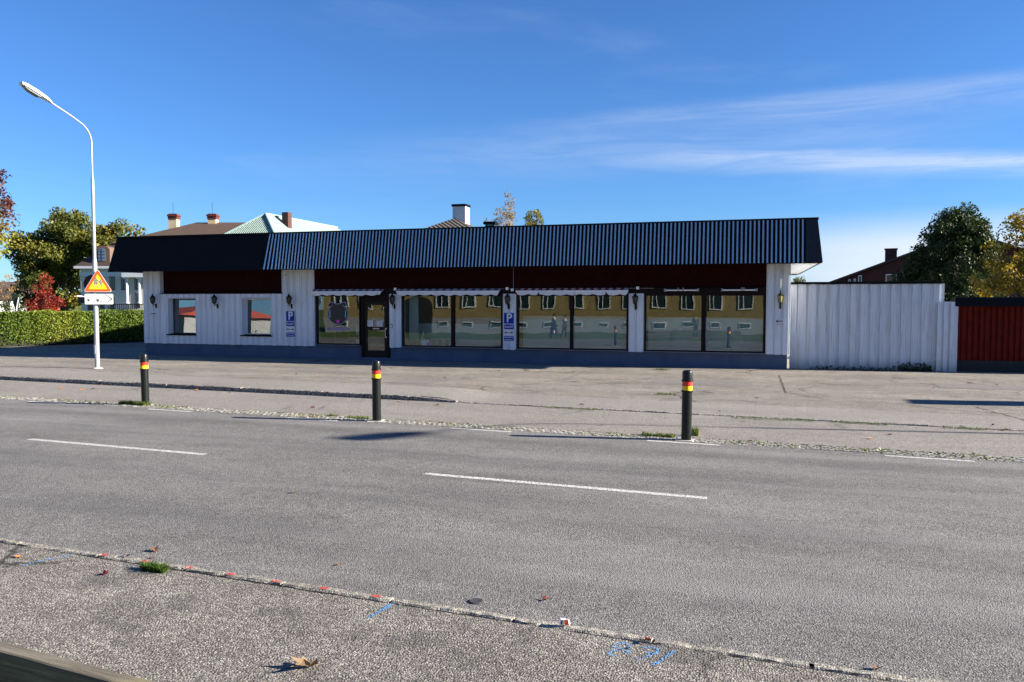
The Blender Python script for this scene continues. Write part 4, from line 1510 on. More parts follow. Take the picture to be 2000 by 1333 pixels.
def street_lamp(loc, rz, label, hw=1.0):
    g = empty('street_lamp', loc, rz, label, 'street lamp', 'grey street lamps with bent arms')
    MB().lathe([(.19, -.05), (.19, .035), (.165, .075), (.10, .105)], 20).build('foot', M_conc, g, world=False, smooth=True)
    MB().lathe([(.076, .06), (.074, 3.55), (.060, 3.66), (.054, 3.70)], 16).build('lower_pole', M_steel, g, world=False, smooth=True)
    MB().lathe([(.054, 3.66), (.050, 6.25), (.040, 6.33), (.036, 6.36)], 16).build('upper_pole', M_steel, g, world=False, smooth=True)
    pts, rad = [(0, 0, 6.32), (0, 0, 7.45)], [.036, .032]
    for k in range(1, 9):
        a = R(62 * k / 8)
        pts.append((0, -.62 * (1 - math.cos(a)) * 1.1, 7.45 + .62 * math.sin(a) * 1.02))
    y, z = pts[-1][1], pts[-1][2]
    pts += [(0, y - .35, z + .16), (0, y - 1.10, z + .46)]
    MB().tube(pts, .027, 10).build('bent_arm', M_steel, g, world=False, smooth=True)
    hy, hz = y - 1.05, z + .44
    # flat cobra head, rising gently
    hd = MB()
    t = math.atan2(.30, .85)
    prof = [(-.05, .05, .06), (.12, .09, .10), (.45, .125, .12), (.80, .125, .115), (.98, .10, .08)]
    vs, fs = [], []
    for l, w, h_ in prof:
        for sx, sz in ((-1, 0), (1, 0), (.82, 1), (-.82, 1)):
            yy, zz = -l, sz * h_ - .02
            vs.append((sx * w * hw, hy + yy * math.cos(t) - zz * math.sin(t) * 0, hz - yy * math.sin(t) + zz * math.cos(t)))
    for i in range(len(prof) - 1):
        for k in range(4):
            fs.append((i * 4 + k, i * 4 + (k + 1) % 4, i * 4 + 4 + (k + 1) % 4, i * 4 + 4 + k))
    fs += [(3, 2, 1, 0), tuple(len(prof) * 4 - 4 + k for k in range(4))]
    hd.add(vs, fs)
    hd.build('lamp_head', M_alu, g, 0.012, world=False)
    bl = MB()
    vs = []
    for l, w, h_ in ((.30, .08, .0), (.42, .10, .06), (.75, .10, .06), (.92, .07, .0)):
        for sx in (-1, 1):
            vs.append((sx * w, hy - l * math.cos(t), hz + l * math.sin(t) - .025 - h_))
    bl.add(vs, [(0, 1, 3, 2), (2, 3, 5, 4), (4, 5, 7, 6), (0, 2, 4, 6), (1, 7, 5, 3), (0, 6, 7, 1)])
    bl.build('lamp_glass', simple('lamp_bowl', (0.16, 0.18, 0.17), .15), g, 0.01, world=False)
    MB().box(-.035, .035, -.092, -.08, .55, .85).build('service_door', M_steel, g, .003, world=False)
    return g


street_lamp(tuple(POLE), ST_ROT + R(-3), 'tall grey street lamp with bent arm carrying the school warning sign')
street_lamp((15.8, 17.15, 0), ST_ROT, 'tall grey street lamp without any signs, standing beyond the red fence side', 3.0)  # head stretched wide to enlarge its shadow on the road


# signs on the lamp post; they face down the street towards the camera side
def post_sign(name, loc, rz, label):
    return empty(name, loc, rz, label, 'sign')


face = math.atan2(-POLE.y, -POLE.x) + R(90) - R(14)       # turned a little away from the viewer
ws = post_sign('warning_sign', (POLE.x, POLE.y, 2.58), face, 'yellow triangular school children warning sign with red border on lamp post')


def tri(r, k, cz):
    pts = []
    for c in range(3):
        a = R(90 + 120 * c)
        cx, cy = (r - 2 * k) * math.cos(a), (r - 2 * k) * math.sin(a)
        for j in range(-3, 4):
            b_ = a + R(20 * j)
            pts.append((cx + k * math.cos(b_), cy + k * math.sin(b_) + cz))
    return pts


TZ = .265
OX = .11
MB().prism_xz([(x + OX, z) for x, z in tri(.505, .045, TZ)], -.125, -.118).build('sign_plate', M_gsheet, ws, world=False)
MB().prism_xz([(x + OX, z) for x, z in tri(.480, .040, TZ)], -.129, -.126).build('red_border', M_org, ws, world=False)
MB().prism_xz([(x + OX, z) for x, z in tri(.325, .012, TZ)], -.133, -.130).build('yellow_field', M_yel, ws, world=False)


def figure(parent, cx, cz, s, skirt, y=-.137):
    m = MB()
    hd = [(cx + s * .085 * math.cos(R(t)), cz + s * (.86 + .10 * math.sin(R(t)))) for t in range(0, 360, 30)]
    m.prism_xz(hd, y, y + .0025)
    if skirt:
        body = [(-.07, .76), (.07, .76), (.12, .60), (.17, .34), (-.17, .34), (-.12, .60)]
    else:
        body = [(-.09, .76), (.09, .76), (.10, .56), (.09, .40), (-.09, .40), (-.10, .56)]
    m.prism_xz([(cx + s * x, cz + s * z) for x, z in body], y, y + .0025)
    limbs = [((-.07, .38), (-.22, .04)), ((.07, .38), (.13, .02)), ((-.09, .74), (-.26, .48)), ((.09, .74), (.27, .50))]
    for (x0, z0), (x1, z1) in limbs:
        d = Vector((x1 - x0, z1 - z0)).normalized()
        nx, nz = -d.y * .038, d.x * .038
        m.prism_xz([(cx + s * (x0 + nx), cz + s * (z0 + nz)), (cx + s * (x0 - nx), cz + s * (z0 - nz)), (cx + s * (x1 - nx * .6), cz + s * (z1 - nz * .6)), (cx + s * (x1 + nx * .6), cz + s * (z1 + nz * .6))], y - .0003, y + .0022)
    m.build('child_symbol', M_gfig, parent, world=False)


figure(ws, OX - .055, TZ - .135, .40, True)
figure(ws, OX + .095, TZ - .135, .31, False)
for z in (.12, .42):
    MB().box(-.08, .30, -.117, -.085, z, z + .035).build('clamp', M_steel, ws, world=False)

ds = post_sign('direction_sign', (POLE.x, POLE.y, 2.19), face, 'white direction sign with two pictograms and arrow under the warning triangle')
MB().prism_xz(rrect(-.29, .56, 0, .335, .025), -.125, -.118).build('sign_plate', M_wsheet, ds, world=False)
dk = MB()
for x in (-.03, .235):
    dk.box(x - .004, x + .004, -.129, -.126, .03, .31)
dk.prism_xz([(.25, .325), (.34, .325), (.555, .17), (.34, .015), (.25, .015), (.325, .025), (.50, .17), (.325, .315)], -.129, -.126)
dk.build('arrow_lines', simple('sign_charcoal', (0.05, 0.05, 0.055), .5), ds, world=False)
pc = MB()
for cx, s_ in ((-.18, .8), (.10, 1.0)):
    for k in range(6):
        a = R(60 * k + 15)
        pc.prism_xz([(cx, .125), (cx + .05 * s_ * math.cos(a - .35), .125 + .05 * s_ * math.sin(a - .35)), (cx + .055 * s_ * math.cos(a + .35), .125 + .05 * s_ * math.sin(a + .35))], -.1285 - k * .0003, -.126)
    pc.box(cx - .05, cx + .05, -.1285, -.126, .155, .166)
pc.box(.06, .075, -.1285, -.126, .22, .232).box(.11, .135, -.1285, -.126, .22, .232)
pc.build('pictograms', M_ink, ds, world=False)
MB().box(.165, .225, -.1285, -.126, .07, .095).build('green_patch', simple('sign_olive', (0.10, 0.13, 0.02), .5), ds, world=False)
MB().box(-.07, .07, -.117, -.085, .07, .10).box(-.07, .07, -.1168, -.085, .24, .27).build('clamp', M_steel, ds, world=False)

rs = post_sign('round_sign', (POLE.x, POLE.y, 2.50), face, 'round road sign seen from its dark back behind the warning triangle')
MB().prism_xz([(-.07 + .31 * math.cos(R(t)), .36 + .31 * math.sin(R(t))) for t in range(0, 360, 12)], .105, .115).build('sign_plate', M_signback, rs, world=False)
MB().prism_xz([(-.075 + .312 * math.cos(R(t)), .362 + .312 * math.sin(R(t))) for t in range(0, 360, 12)], .116, .121).build('sign_face', M_wsheet, rs, world=False)
MB().box(-.05, .05, .08, .104, .2, .24).build('clamp', M_steel, rs, world=False)
sp = post_sign('small_plate_sign', (POLE.x, POLE.y, 2.2), face + R(14), 'small rectangular plate sign seen from its dark back on lamp post')
MB().box(-.52, -.12, .10, .107, .02, .235).build('sign_plate', M_signback, sp, world=False)
MB().box(-.54, -.10, .098, .12, .236, .275).build('top_rail', M_wsheet, sp, world=False)
MB().box(-.12, .05, .085, .104, .12, .15).build('clamp', M_steel, sp, world=False)


# ------------------------------------------------------------------ bollards
def make_bollard():
    g = empty('bollard', (0, 0, 0))
    r = .083
    MB().lathe([(r, -.05), (r, .80)], 24).build('post', M_bblk, g, world=False, smooth=True)
    MB().lathe([(r - .002, .80), (r + .012, .802), (r + .015, .812), (r + .012, .826), (r - .002, .828)], 24).build('ring', M_bblk, g, world=False, smooth=True)
    MB().lathe([(r + .001, .829), (r + .001, .902)], 24).build('yellow_band', M_byel, g, world=False, smooth=True)
    MB().lathe([(r + .001, .903), (r + .001, .975)], 24).build('red_band', M_bred, g, world=False, smooth=True)
    MB().lathe([(r - .002, .976), (r + .012, .978), (r + .015, .988), (r + .012, 1.002), (r - .002, 1.004)], 24).build('ring', M_bblk, g, world=False, smooth=True)
    MB().lathe([(r, 1.004), (r, 1.125), (r - .006, 1.143), (r - .025, 1.157), (.02, 1.164)], 24).build('cap', M_bblk, g, world=False, smooth=True)
    MB().box(-.17, .13, -.13, .12, -.03, .010).build('footing', M_conc, g, 0.012, world=False)
    return g


bo = make_bollard()
BP = [((-0.95, 13.35), 0.0, 1.0, 'black bollard with red and yellow bands nearest the red fence'), ((-6.80, 13.82), .3, 1.0, 'black bollard with red and yellow bands standing opposite the entrance door'),
      ((-12.75, 14.50), -.2, .975, 'black bollard with red and yellow bands in a long grass tuft')]
for i, ((x, y), rz, sc, lab) in enumerate(BP):
    o = bo if i == 0 else copy_tree(bo)
    o.location = (x, y, 0)
    o.rotation_euler = (R(.35) * (i - 1), R(.4) * (1 - i), rz + ST_ROT)
    o.scale = (sc, sc, sc)
    tag(o, lab, 'bollard', 'bollards along the road edge')

# weathered timber rail at the near pavement edge
tr = empty('timber_rail', S(-4.6, 2.55, 0), ST_ROT - R(1.5), 'low weathered grey timber guard rail beside the near pavement', 'guard rail')


def timber():
    b = NB('weathered_timber')
    p = b.pos('Object')
    g1 = b.noise(b.mapping(p, (1.6, 40, 40)), 1.0, 6, 0.7)
    k = b.noise(b.mapping(p, (3, 5, 5)), 1.0, 5, 0.6)
    c = b.ramp(g1, [(.3, (0.06, 0.05, 0.038)), (.55, (0.15, 0.135, 0.105)), (.75, (0.24, 0.225, 0.19))])
    c = b.mix(b.math('MULTIPLY', b.step(k, .58, .72), .55), c, (0.22, 0.19, 0.09))
    return b.done(b.pbr(c, .85, 0, b.bump(g1, .5, .01), .25))


M_timber = timber()
rail = MB()
for x0, x1 in ((-3.0, 0.55), (0.56, 4.0)):
    m = MB()
    n = 14
    vs, fs = [], []
    for i in range(n + 1):
        x = x0 + (x1 - x0) * i / n
        e = [rnd.uniform(-.004, .004) for _ in range(4)]
        dz = .008 * math.sin(x * 2.1)
        vs += [(x, -.045 + e[0], .48 + dz), (x, .035 + e[1], .48 + dz), (x, .035 + e[2], .70 + dz), (x, -.045 + e[3], .70 + dz)]
    for i in range(n):
        for k in range(4):
            fs.append((i * 4 + k, i * 4 + 4 + k, i * 4 + 4 + (k + 1) % 4, i * 4 + (k + 1) % 4))
    fs += [(0, 1, 2, 3), (n * 4 + 3, n * 4 + 2, n * 4 + 1, n * 4)]
    m.add(vs, fs)
    m.build('rail', M_timber, tr, .012, world=False)
    m2 = MB().box(x0, x1, -.02, .02, .18, .32)
    m2.build('lower_rail', M_timber, tr, .006, world=False)
for x in (-2.9, -.4, 2.1, 3.9):
    MB().box(x - .06, x + .06, -.17, -.06, -.1, .66).build('post', M_timber, tr, .01, world=False)


# ------------------------------------------------------------------ vegetation builders
def crown_points(cents, n, spread):
    c = np.array([q[:3] for q in cents])
    r = np.array([q[3] for q in cents])
    w = r ** 2
    idx = nrg.choice(len(c), n, p=w / w.sum())
    d = nrg.normal(size=(n, 3))
    d /= np.linalg.norm(d, axis=1)[:, None]
    rad = nrg.random(n) ** (1 / spread)
    return c[idx] + d * (r[idx] * rad)[:, None], idx


def tree(name, base, height, crown, nclump, nleaf, leaf, mat, label, trunk_r=.18, bark=M_bark, clump=(.5, 1.0), seed=1, low=.0, tint_mix=None, cat='tree', group=None, limbs=14, shell=.75):
    """crown: list of (dx,dy,z,rx,ry,rz) ellipsoids; clumps of leaves sit around their surfaces"""
    r = random.Random(seed)
    g = empty(name, base, 0, label, cat, group)
    cl = []
    for k in range(nclump):
        e = r.choices(crown, [q[3] * q[5] for q in crown])[0]
        d = Vector((r.gauss(0, 1), r.gauss(0, 1), r.gauss(0, 1))).normalized()
        q = shell + (1 - shell) * r.random() if r.random() < .72 else r.uniform(.2, shell)
        cl.append((e[0] + d.x * e[3] * q, e[1] + d.y * e[4] * q, e[2] + d.z * e[5] * q, r.uniform(*clump)))
    pts, idx = crown_points(cl, nleaf, 2.4)
    V = leaf_quads(pts, leaf)
    me = quads_mesh('crown', V)
    ct = np.array([r.random() for _ in cl])
    zmin, zmax = pts[:, 2].min(), pts[:, 2].max()
    tv = .45 * nrg.random(nleaf) + .55 * ct[idx]
    if tint_mix:
        tv = tint_mix(pts, tv)
    add_tint(me, nleaf, tv)
    link('crown', me, mat, g)
    t = MB()
    top = height * .72
    wob = [(r.uniform(-.12, .12) * height * .1, r.uniform(-.12, .12) * height * .1) for _ in range(5)]
    tp = [(wob[i][0] * i * .6, wob[i][1] * i * .6, -.1 + top * i / 4) for i in range(5)]
    t.tube(tp, [trunk_r * (1 - .2 * i) for i in range(5)], 8)
    t.build('trunk', bark, g, world=False, smooth=True)
    lm = MB()
    for k in range(limbs):
        c = cl[r.randrange(len(cl))]
        f = r.uniform(.3, .95)
        i = min(3, int(f * 4))
        u = f * 4 - i
        p0 = Vector(tp[i]) * (1 - u) + Vector(tp[i + 1]) * u
        p1 = Vector(c[:3])
        mid = (p0 + p1) / 2 + Vector((r.uniform(-.2, .2), r.uniform(-.2, .2), r.uniform(.0, .4)))
        rr = trunk_r * (1 - .6 * f) * .45
        lm.tube([p0, mid, p1], [rr, rr * .6, rr * .15], 5, cap=False)
    stuff(lm.build('limbs', bark, g, world=False))
    return g


L_green = leaf_mat('leaf_green_autumn', [(0, (0.032, 0.052, 0.009)), (.4, (0.085, 0.105, 0.015)), (.7, (0.165, 0.155, 0.022)), (1, (0.25, 0.18, 0.025))])
L_dark = leaf_mat('leaf_dark_green', [(0, (0.010, 0.024, 0.006)), (.6, (0.026, 0.050, 0.010)), (1, (0.055, 0.075, 0.014))], .22)
L_yel = leaf_mat('leaf_yellow', [(0, (0.10, 0.085, 0.010)), (.5, (0.22, 0.165, 0.015)), (1, (0.38, 0.27, 0.02))], .4)
L_red = leaf_mat('leaf_red', [(0, (0.06, 0.006, 0.006)), (.5, (0.20, 0.018, 0.010)), (1, (0.38, 0.07, 0.02))], .35)
L_hedge = leaf_mat('leaf_hedge', [(0, (0.03, 0.055, 0.008)), (.4, (0.08, 0.14, 0.014)), (.8, (0.18, 0.225, 0.024)), (1, (0.25, 0.24, 0.03))], .3)
L_birch = leaf_mat('leaf_birch', [(0, (0.16, 0.11, 0.07)), (.6, (0.26, 0.19, 0.12)), (1, (0.33, 0.25, 0.10))], .4)
L_olive = leaf_mat('leaf_olive', [(0, (0.10, 0.10, 0.02)), (.6, (0.20, 0.18, 0.03)), (1, (0.30, 0.22, 0.05))], .4)
L_mixl = leaf_mat('leaf_red_to_lime', [(0, (0.24, 0.25, 0.03)), (.35, (0.22, 0.18, 0.03)), (.55, (0.13, 0.045, 0.02)), (1, (0.065, 0.016, 0.014))], .3)
L_grass = leaf_mat('grass_blades', [(0, (0.05, 0.10, 0.012)), (.5, (0.10, 0.15, 0.02)), (.8, (0.20, 0.19, 0.04)), (1, (0.26, 0.20, 0.08))], .3)

# hedge running away from the street beside the shop
H0, H1 = Vector((-37.0, 28.5)), Vector((-31.2, 40.4))
hl = (H1 - H0).length
hz = math.atan2(H1.y - H0.y, H1.x - H0.x)
hg = empty('clipped_hedge', (H0.x, H0.y, 0), hz, 'long clipped yellow-green hedge standing left of the shop', 'hedge')
hm = MB().box(0, hl, -.35, .35, 0, 1.62)
hm.build('inner_twigs', simple('hedge_core', (0.012, 0.014, 0.006), .95), hg, world=False)
n = 34000
side = nrg.random(n)
xs = nrg.random(n) * hl
wave = .08 * np.sin(xs * 1.7) + .06 * np.sin(xs * 4.1 + 1) + .05 * np.sin(xs * 9.3)
top = side > .80
yy = np.where(top, (nrg.random(n) - .5) * .95, -(.36 + .16 * nrg.random(n) ** .6 + wave * .6 + .08 * np.sin(nrg.random(n) * 6.28 + xs * 6)))
zz = np.where(top, 1.66 + .10 * nrg.random(n) + wave * .5, .12 + nrg.random(n) ** .85 * 1.62)
keep = nrg.random(n) > np.where(zz < .35, .45, .02)
pts = np.stack([xs, yy, zz], 1)[keep]
me = quads_mesh('leaves', leaf_quads(pts, .085))
tv = .5 * nrg.random(len(pts)) + .5 * (np.sin(pts[:, 0] * 1.1 + 2) * .5 + .5) * .8 + .1
add_tint(me, len(pts), tv)
link('leaves', me, L_hedge, hg)

# trees, left side
b_ = dpx(128, 588, 118)
tree('broad_tree', (b_.x, b_.y, 0), 17, [(0, 0, 8.5, 7.6, 6.5, 6.4), (1.0, 0, 11.6, 4.6, 4.2, 3.9), (8.5, 2, 9.8, 4.0, 4, 3.6), (-2.2, 0, 5.0, 6.2, 5, 4.4), (-4.0, 0, 9.0, 3.6, 4, 3.2)], 230, 46000, .38, L_green,
     'large broad green tree turning yellow behind the cream mansion', .5, clump=(.8, 1.6), seed=3)
b_ = dpx(88, 588, 47)
tree('red_bush', (b_.x, b_.y, 0), 3.9, [(0, 0, 1.5, 1.15, 1.1, 1.3), (.1, 0, 2.9, .65, .6, .9), (-.55, 0, 1.3, .7, .7, .8), (.6, 0, 1.2, .7, .7, .8)], 70, 5200, .11, L_red, 'bright red leafy shrub behind the hedge', .05, clump=(.22, .42), seed=5, cat='shrub')
b_ = dpx(-54, 588, 24)
tree('thin_autumn_tree', (b_.x, b_.y, 0), 7.5, [(0, 0, 4.9, 1.25, 1.2, 1.5), (.95, .15, 5.4, .70, .65, .80), (.85, .2, 4.6, .72, .6, .75), (.45, 0, 6.0, .6, .6, .35), (.7, .1, 4.0, .55, .5, .45)], 190, 3000, .085, L_mixl, 'thin tree with brown and lime autumn leaves near the lamp', .10, clump=(.10, .2), seed=8,
     limbs=120, shell=.6, tint_mix=lambda p, t: np.clip((p[:, 2] - 4.6) * .55 + .25 * t + .15 + .25 * (p[:, 0] - .5), 0, 1))
# trees behind the shop and on the right
b_ = dpx(988, 588, 78)
M_birchbark = simple('birch_bark', (0.32, 0.29, 0.27), .8, 0, .3, 6)
tree('thin_birch', (b_.x, b_.y, 0), 13, [(0, 0, 10.5, 1.15, 1.1, 1.3), (.35, 0, 11.9, .5, .5, .9), (-1.5, 0, 9.9, .7, .7, .8), (0.2, 0, 8.3, 1.9, 1.5, 1.4)], 110, 3200, .14, L_birch, 'thin nearly bare brown birch rising behind the shop roof', .10, M_birchbark, (.2, .45), 12, limbs=150)
b_ = dpx(1042, 588, 74)
tree('young_olive_tree', (b_.x, b_.y, 0), 10.8, [(0, 0, 9.4, 1.0, 1.0, 1.25), (-.8, 0, 8.6, .8, .8, .9), (.7, 0, 8.4, .8, .8, 1.0)], 46, 2800, .16, L_olive, 'small yellow-green tree top beside the birch behind the roof', .10, clump=(.22, .42), seed=14, limbs=30)
b_ = dpx(1862, 588, 50)
tree('dense_maple', (b_.x, b_.y, 0), 8.6, [(0, 0, 4.9, 2.3, 2.3, 2.5), (.1, 0, 6.5, 1.8, 1.8, 1.45), (-1.3, 0, 4.2, 1.5, 1.6, 1.8), (1.3, 0, 5.6, 1.3, 1.3, 1.5), (0, 0, 2.4, 2.6, 2.2, 1.6), (-2.3, 0, 3.2, 1.0, 1.0, .9)], 210, 44000, .15, L_dark,
     'dense dark green tree behind the white fence end', .22, clump=(.35, .75), seed=21)
b_ = dpx(2010, 588, 40)
tree('golden_tree', (b_.x, b_.y, 0), 7.4, [(0, 0, 4.3, 2.2, 2, 1.9), (-.9, 0, 3.3, 1.9, 1.8, 1.6), (.2, 0, 5.6, 1.3, 1.3, 1.2), (1.5, 0, 4.2, 2, 2, 2.2)], 120, 11000, .15, L_yel, 'golden yellow autumn tree behind the red fence', .16, clump=(.3, .6), seed=25, limbs=60)
b_ = dpx(1551, 588, 95)
tree('far_green_tree', (b_.x, b_.y, 0), 5.2, [(0, 0, 3.6, 1.6, 1.6, 1.5)], 30, 2500, .2, L_green, 'small green tree top peeping over the white fence by the shop corner', .12, clump=(.3, .6), seed=31)

# ------------------------------------------------------------------ houses behind
M_cream = simple('cream_render', (0.50, 0.49, 0.44), .9, 0, .1, .6, .1)
M_brownroof = simple('brown_tile_roof', (0.065, 0.040, 0.027), .85, 0, .4, 3.0, .5, 9)
M_darkroof = simple('dark_brown_roof', (0.045, 0.028, 0.026), .85, 0, .3, 2.0, .3, 9)
M_oldbrick = simple('red_chimney_brick', (0.09, 0.018, 0.016), .85, 0, .35, 5, .3)
M_cstone = simple('pale_cornice', (0.52, 0.54, 0.58), .8, 0, .08, 1)
M_dkwood = simple('dark_window_wood', (0.035, 0.018, 0.018), .5)
M_cream2 = simple('pale_yellow_render', (0.55, 0.42, 0.26), .85, 0, .1, 2)

mb0 = dpx(152, 588, 95)
man = empty('cream_mansion', (mb0.x, mb0.y, 0), R(16.5), 'cream two storey mansion with brown hipped roof and white columns', 'house')
k = 95 / 1556.0


def mx(px):
    return (px - 152) * k


def mz(py, dd=0):
    return 2.3 + (588 - py) * (95 + dd) / 1556.0


W_, D_ = 28.8, 16.0
EZ = 6.25
MB().box(.25, W_ - .25, .25, D_ - .25, -.1, EZ - .1).build('wall', M_cream, man, world=False)
MB().box(-.25, W_ + .25, -.3, D_ + .3, EZ - .12, EZ + .16).build('eave', M_cstone, man, world=False)
MB().box(.18, W_ - .18, .12, D_ - .18, EZ - 1.05, EZ - .5).build('frieze', M_cstone, man, world=False)
br, bz, rz_ = 3.2, 9.25, 12.35


def hip(m, x0, x1, y0, y1, z0, X0, X1, Y0, Y1, z1):
    m.add([(x0, y0, z0), (x1, y0, z0), (x1, y1, z0), (x0, y1, z0), (X0, Y0, z1), (X1, Y0, z1), (X1, Y1, z1), (X0, Y1, z1)],
          [(0, 1, 5, 4), (1, 2, 6, 5), (2, 3, 7, 6), (3, 0, 4, 7), (3, 2, 1, 0), (4, 5, 6, 7)])
    return m


hip(MB(), -.2, W_ + .2, -.25, D_ + .25, EZ + .16, br, W_ - br, 2.0, D_ - 2.0, bz).build('lower_roof', M_darkroof, man, world=False)
hip(MB(), br - .25, W_ - br + .25, 1.75, D_ - 1.75, bz + .003, 11.2, 17.6, 7.9, 8.1, rz_).build('upper_roof', M_brownroof, man, world=False)
for px in (343, 419):
    cx = (px - 152) * 103 / 1556.0 + (103 - 95) * 0 - .0
    # seen farther back than the front wall
    cx = (px - 1000) * 103 / 1556.0 - (152 - 1000) * 95 / 1556.0
    c = MB().box(cx - .52, cx + .52, 7.5, 8.5, 11.4, 12.75).build('chimney', M_cream2, man, world=False)
    MB().box(cx - .58, cx + .58, 7.44, 8.56, 12.751, 13.35).box(cx - .66, cx + .66, 7.36, 8.64, 13.10, 13.30).box(cx - .5, cx + .5, 7.5, 8.5, 13.351, 13.44).build('chimney_top', M_oldbrick, c, world=False)
    MB().tube([(cx - .1, 8, 13.4), (cx - .1, 8, 14.9)], .025, 5).build('rod', M_iron, c, world=False)
# round-headed dormer
dm = MB()
dx = 3.0
arch = [(dx - .95, 6.6), (dx + .95, 6.6), (dx + .95, 8.3)] + [(dx + .95 * math.cos(R(t)), 8.3 + .55 * math.sin(R(t))) for t in range(15, 180, 15)] + [(dx - .95, 8.3)]
dm.prism_xz(arch, -.02, 2.2)
dmo = dm.build('dormer', simple('dormer_brown', (0.12, 0.075, 0.055), .7), man, world=False)
arch2 = [(dx - .42, 7.05), (dx + .42, 7.05), (dx + .42, 8.15)] + [(dx + .42 * math.cos(R(t)), 8.15 + .42 * math.sin(R(t))) for t in range(15, 180, 15)] + [(dx - .42, 8.15)]
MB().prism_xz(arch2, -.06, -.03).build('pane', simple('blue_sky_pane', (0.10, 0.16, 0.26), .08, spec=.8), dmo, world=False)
bars = MB().box(dx - .03, dx + .03, -.09, -.062, 7.05, 8.5)
for z in (7.4, 7.8, 8.15):
    bars.box(dx - .42, dx + .42, -.0885, -.0625, z - .025, z + .025)
bars.build('glazing_bar', M_dkwood, dmo, world=False)
for px, y0, y1, w in ((170, 540, 566, 9), (218, 540, 567, 10), (240, 540, 567, 10), (266, 541, 567, 9), (174, 580, 606, 10), (197, 582, 608, 9), (217, 582, 608, 8), (266, 572, 602, 9), (300, 541, 567, 9), (322, 541, 567, 9)):
    x = mx(px)
    hw = w * k / 2
    f = MB().box(x - hw, x + hw, .19, .246, mz(y1), mz(y0)).build('window', M_dkwood, man, world=False)
    g_ = MB()
    for s_ in (-1, 1):
        g_.box(x + s_ * hw * .5 - hw * .36, x + s_ * hw * .5 + hw * .36, .165, .185, mz(y1) + .12, mz(y0) - .12)
    g_.build('pane', M_hglass, f, world=False)
for px in (253, 277, 301, 325):
    x = mx(px)
    c = MB().lathe([(.24, 2.0), (.24, 2.12), (.18, 2.2), (.155, 4.9)], 14, (x, -.6, 0)).build('column', M_cstone, man, world=False, smooth=True)
    MB().box(x - .30, x + .30, -.9, -.3, 4.9, 5.08).build('capital', M_cstone, c, world=False)
MB().box(mx(246), mx(332), -1.0, .2, 5.081, 5.6).build('portico_beam', M_cstone, man, world=False)
MB().box(mx(220), mx(332), -1.4, .2, .2, 1.10).build('terrace', M_cstone, man, world=False)
bl = MB().box(mx(221), mx(332), -1.32, -1.26, 1.86, 1.95).box(mx(221), mx(332), -1.32, -1.26, 1.16, 1.22)
x = mx(221)
while x < mx(332):
    bl.box(x, x + .06, -1.31, -1.27, 1.221, 1.859)
    x += .22
bl.build('terrace_railing', M_iron, man, world=False)

# house with the pale green sheet roof
M_teal = simple('pale_green_sheet_roof', (0.185, 0.26, 0.23), .6, 0, .12, 1.5, .05)
th = empty('green_roofed_house', (-31.8, 51.5, 0), 0, 'house with pale green sheet metal hip roof behind the shop', 'house')
A, B_, ez, hw = Vector((-31.8, 47.9, 8.22)), Vector((-31.8, 57.8, 8.15)), 4.75, 4.35
MB().box(-31.8 - hw + .35, -31.8 + hw - .35, 47.9 - hw + .35, 62, 0, ez).build('wall', M_cream, th)
rf = MB()
rf.add([(-31.8 - hw, 47.9 - hw, ez), (-31.8 + hw, 47.9 - hw, ez), (-31.8 + hw, 62.3, ez), (-31.8 - hw, 62.3, ez), tuple(A), tuple(B_)], [(0, 1, 4), (1, 2, 5, 4), (2, 3, 5), (3, 0, 4, 5), (3, 2, 1, 0)])
rfo = rf.build('roof', M_teal, th)
rbs = MB()
for i in range(-26, 27):
    t = i / 27.0
    x = -31.8 + hw * t
    y0 = 47.9 - hw
    yt = 47.9 - hw * abs(t)
    zt = ez + (A.z - ez) * (1 - abs(t))
    rbs.add([(x - .03, y0, ez + .005), (x + .03, y0, ez + .005), (x + .03, yt, zt + .005), (x - .03, yt, zt + .005), (x, y0, ez + .06), (x, yt, zt + .06)], [(0, 1, 2, 3), (0, 3, 5, 4), (1, 4, 5, 2), (0, 4, 1), (3, 2, 5)])
stuff(rbs.build('sheet_ribs', M_teal, rfo))
e2 = MB()
for p, q in ((A, Vector((-31.8 + hw, 47.9 - hw, ez))), (A, Vector((-31.8 - hw, 47.9 - hw, ez))), (A, B_)):
    e2.tube([p + Vector((0, 0, .03)), q + Vector((0, 0, .03))], .09, 6)
e2.build('ridge_capping', simple('ridge_green', (0.22, 0.32, 0.31), .5), rfo)
MB().box(-31.22, -30.74, 48.98, 49.46, 7.0, 8.46).build('chimney', simple('brown_chimney_brick', (0.06, 0.022, 0.018), .85, 0, .35, 5, .3), th)

# small house with concrete tiles and a white chimney
tl = empty('tiled_roof_house', (-17.3, 47, 0), 0, 'dark tiled pyramid roof with tall white chimney behind the shop', 'house')


def tile_mat():
    b = NB('dark_concrete_tiles')
    p = b.pos('World')
    sp_ = b.n('ShaderNodeSeparateXYZ')
    b.l(p, sp_.inputs[0])
    hx = b.math('ABSOLUTE', b.math('SINE', b.math('MULTIPLY', b.math('ADD', sp_.outputs[0], sp_.outputs[1]), 10.5)))
    hzz = b.math('FRACT', b.math('MULTIPLY', sp_.outputs[2], 6.2))
    hh = b.math('ADD', hx, b.math('MULTIPLY', hzz, -.8))
    c = b.ramp(b.noise(p, 5, 4, .6), [(.3, (0.045, 0.04, 0.037)), (.7, (0.11, 0.095, 0.085))])
    return b.done(b.pbr(c, .85, 0, b.bump(hh, 1.0, .08), .3))


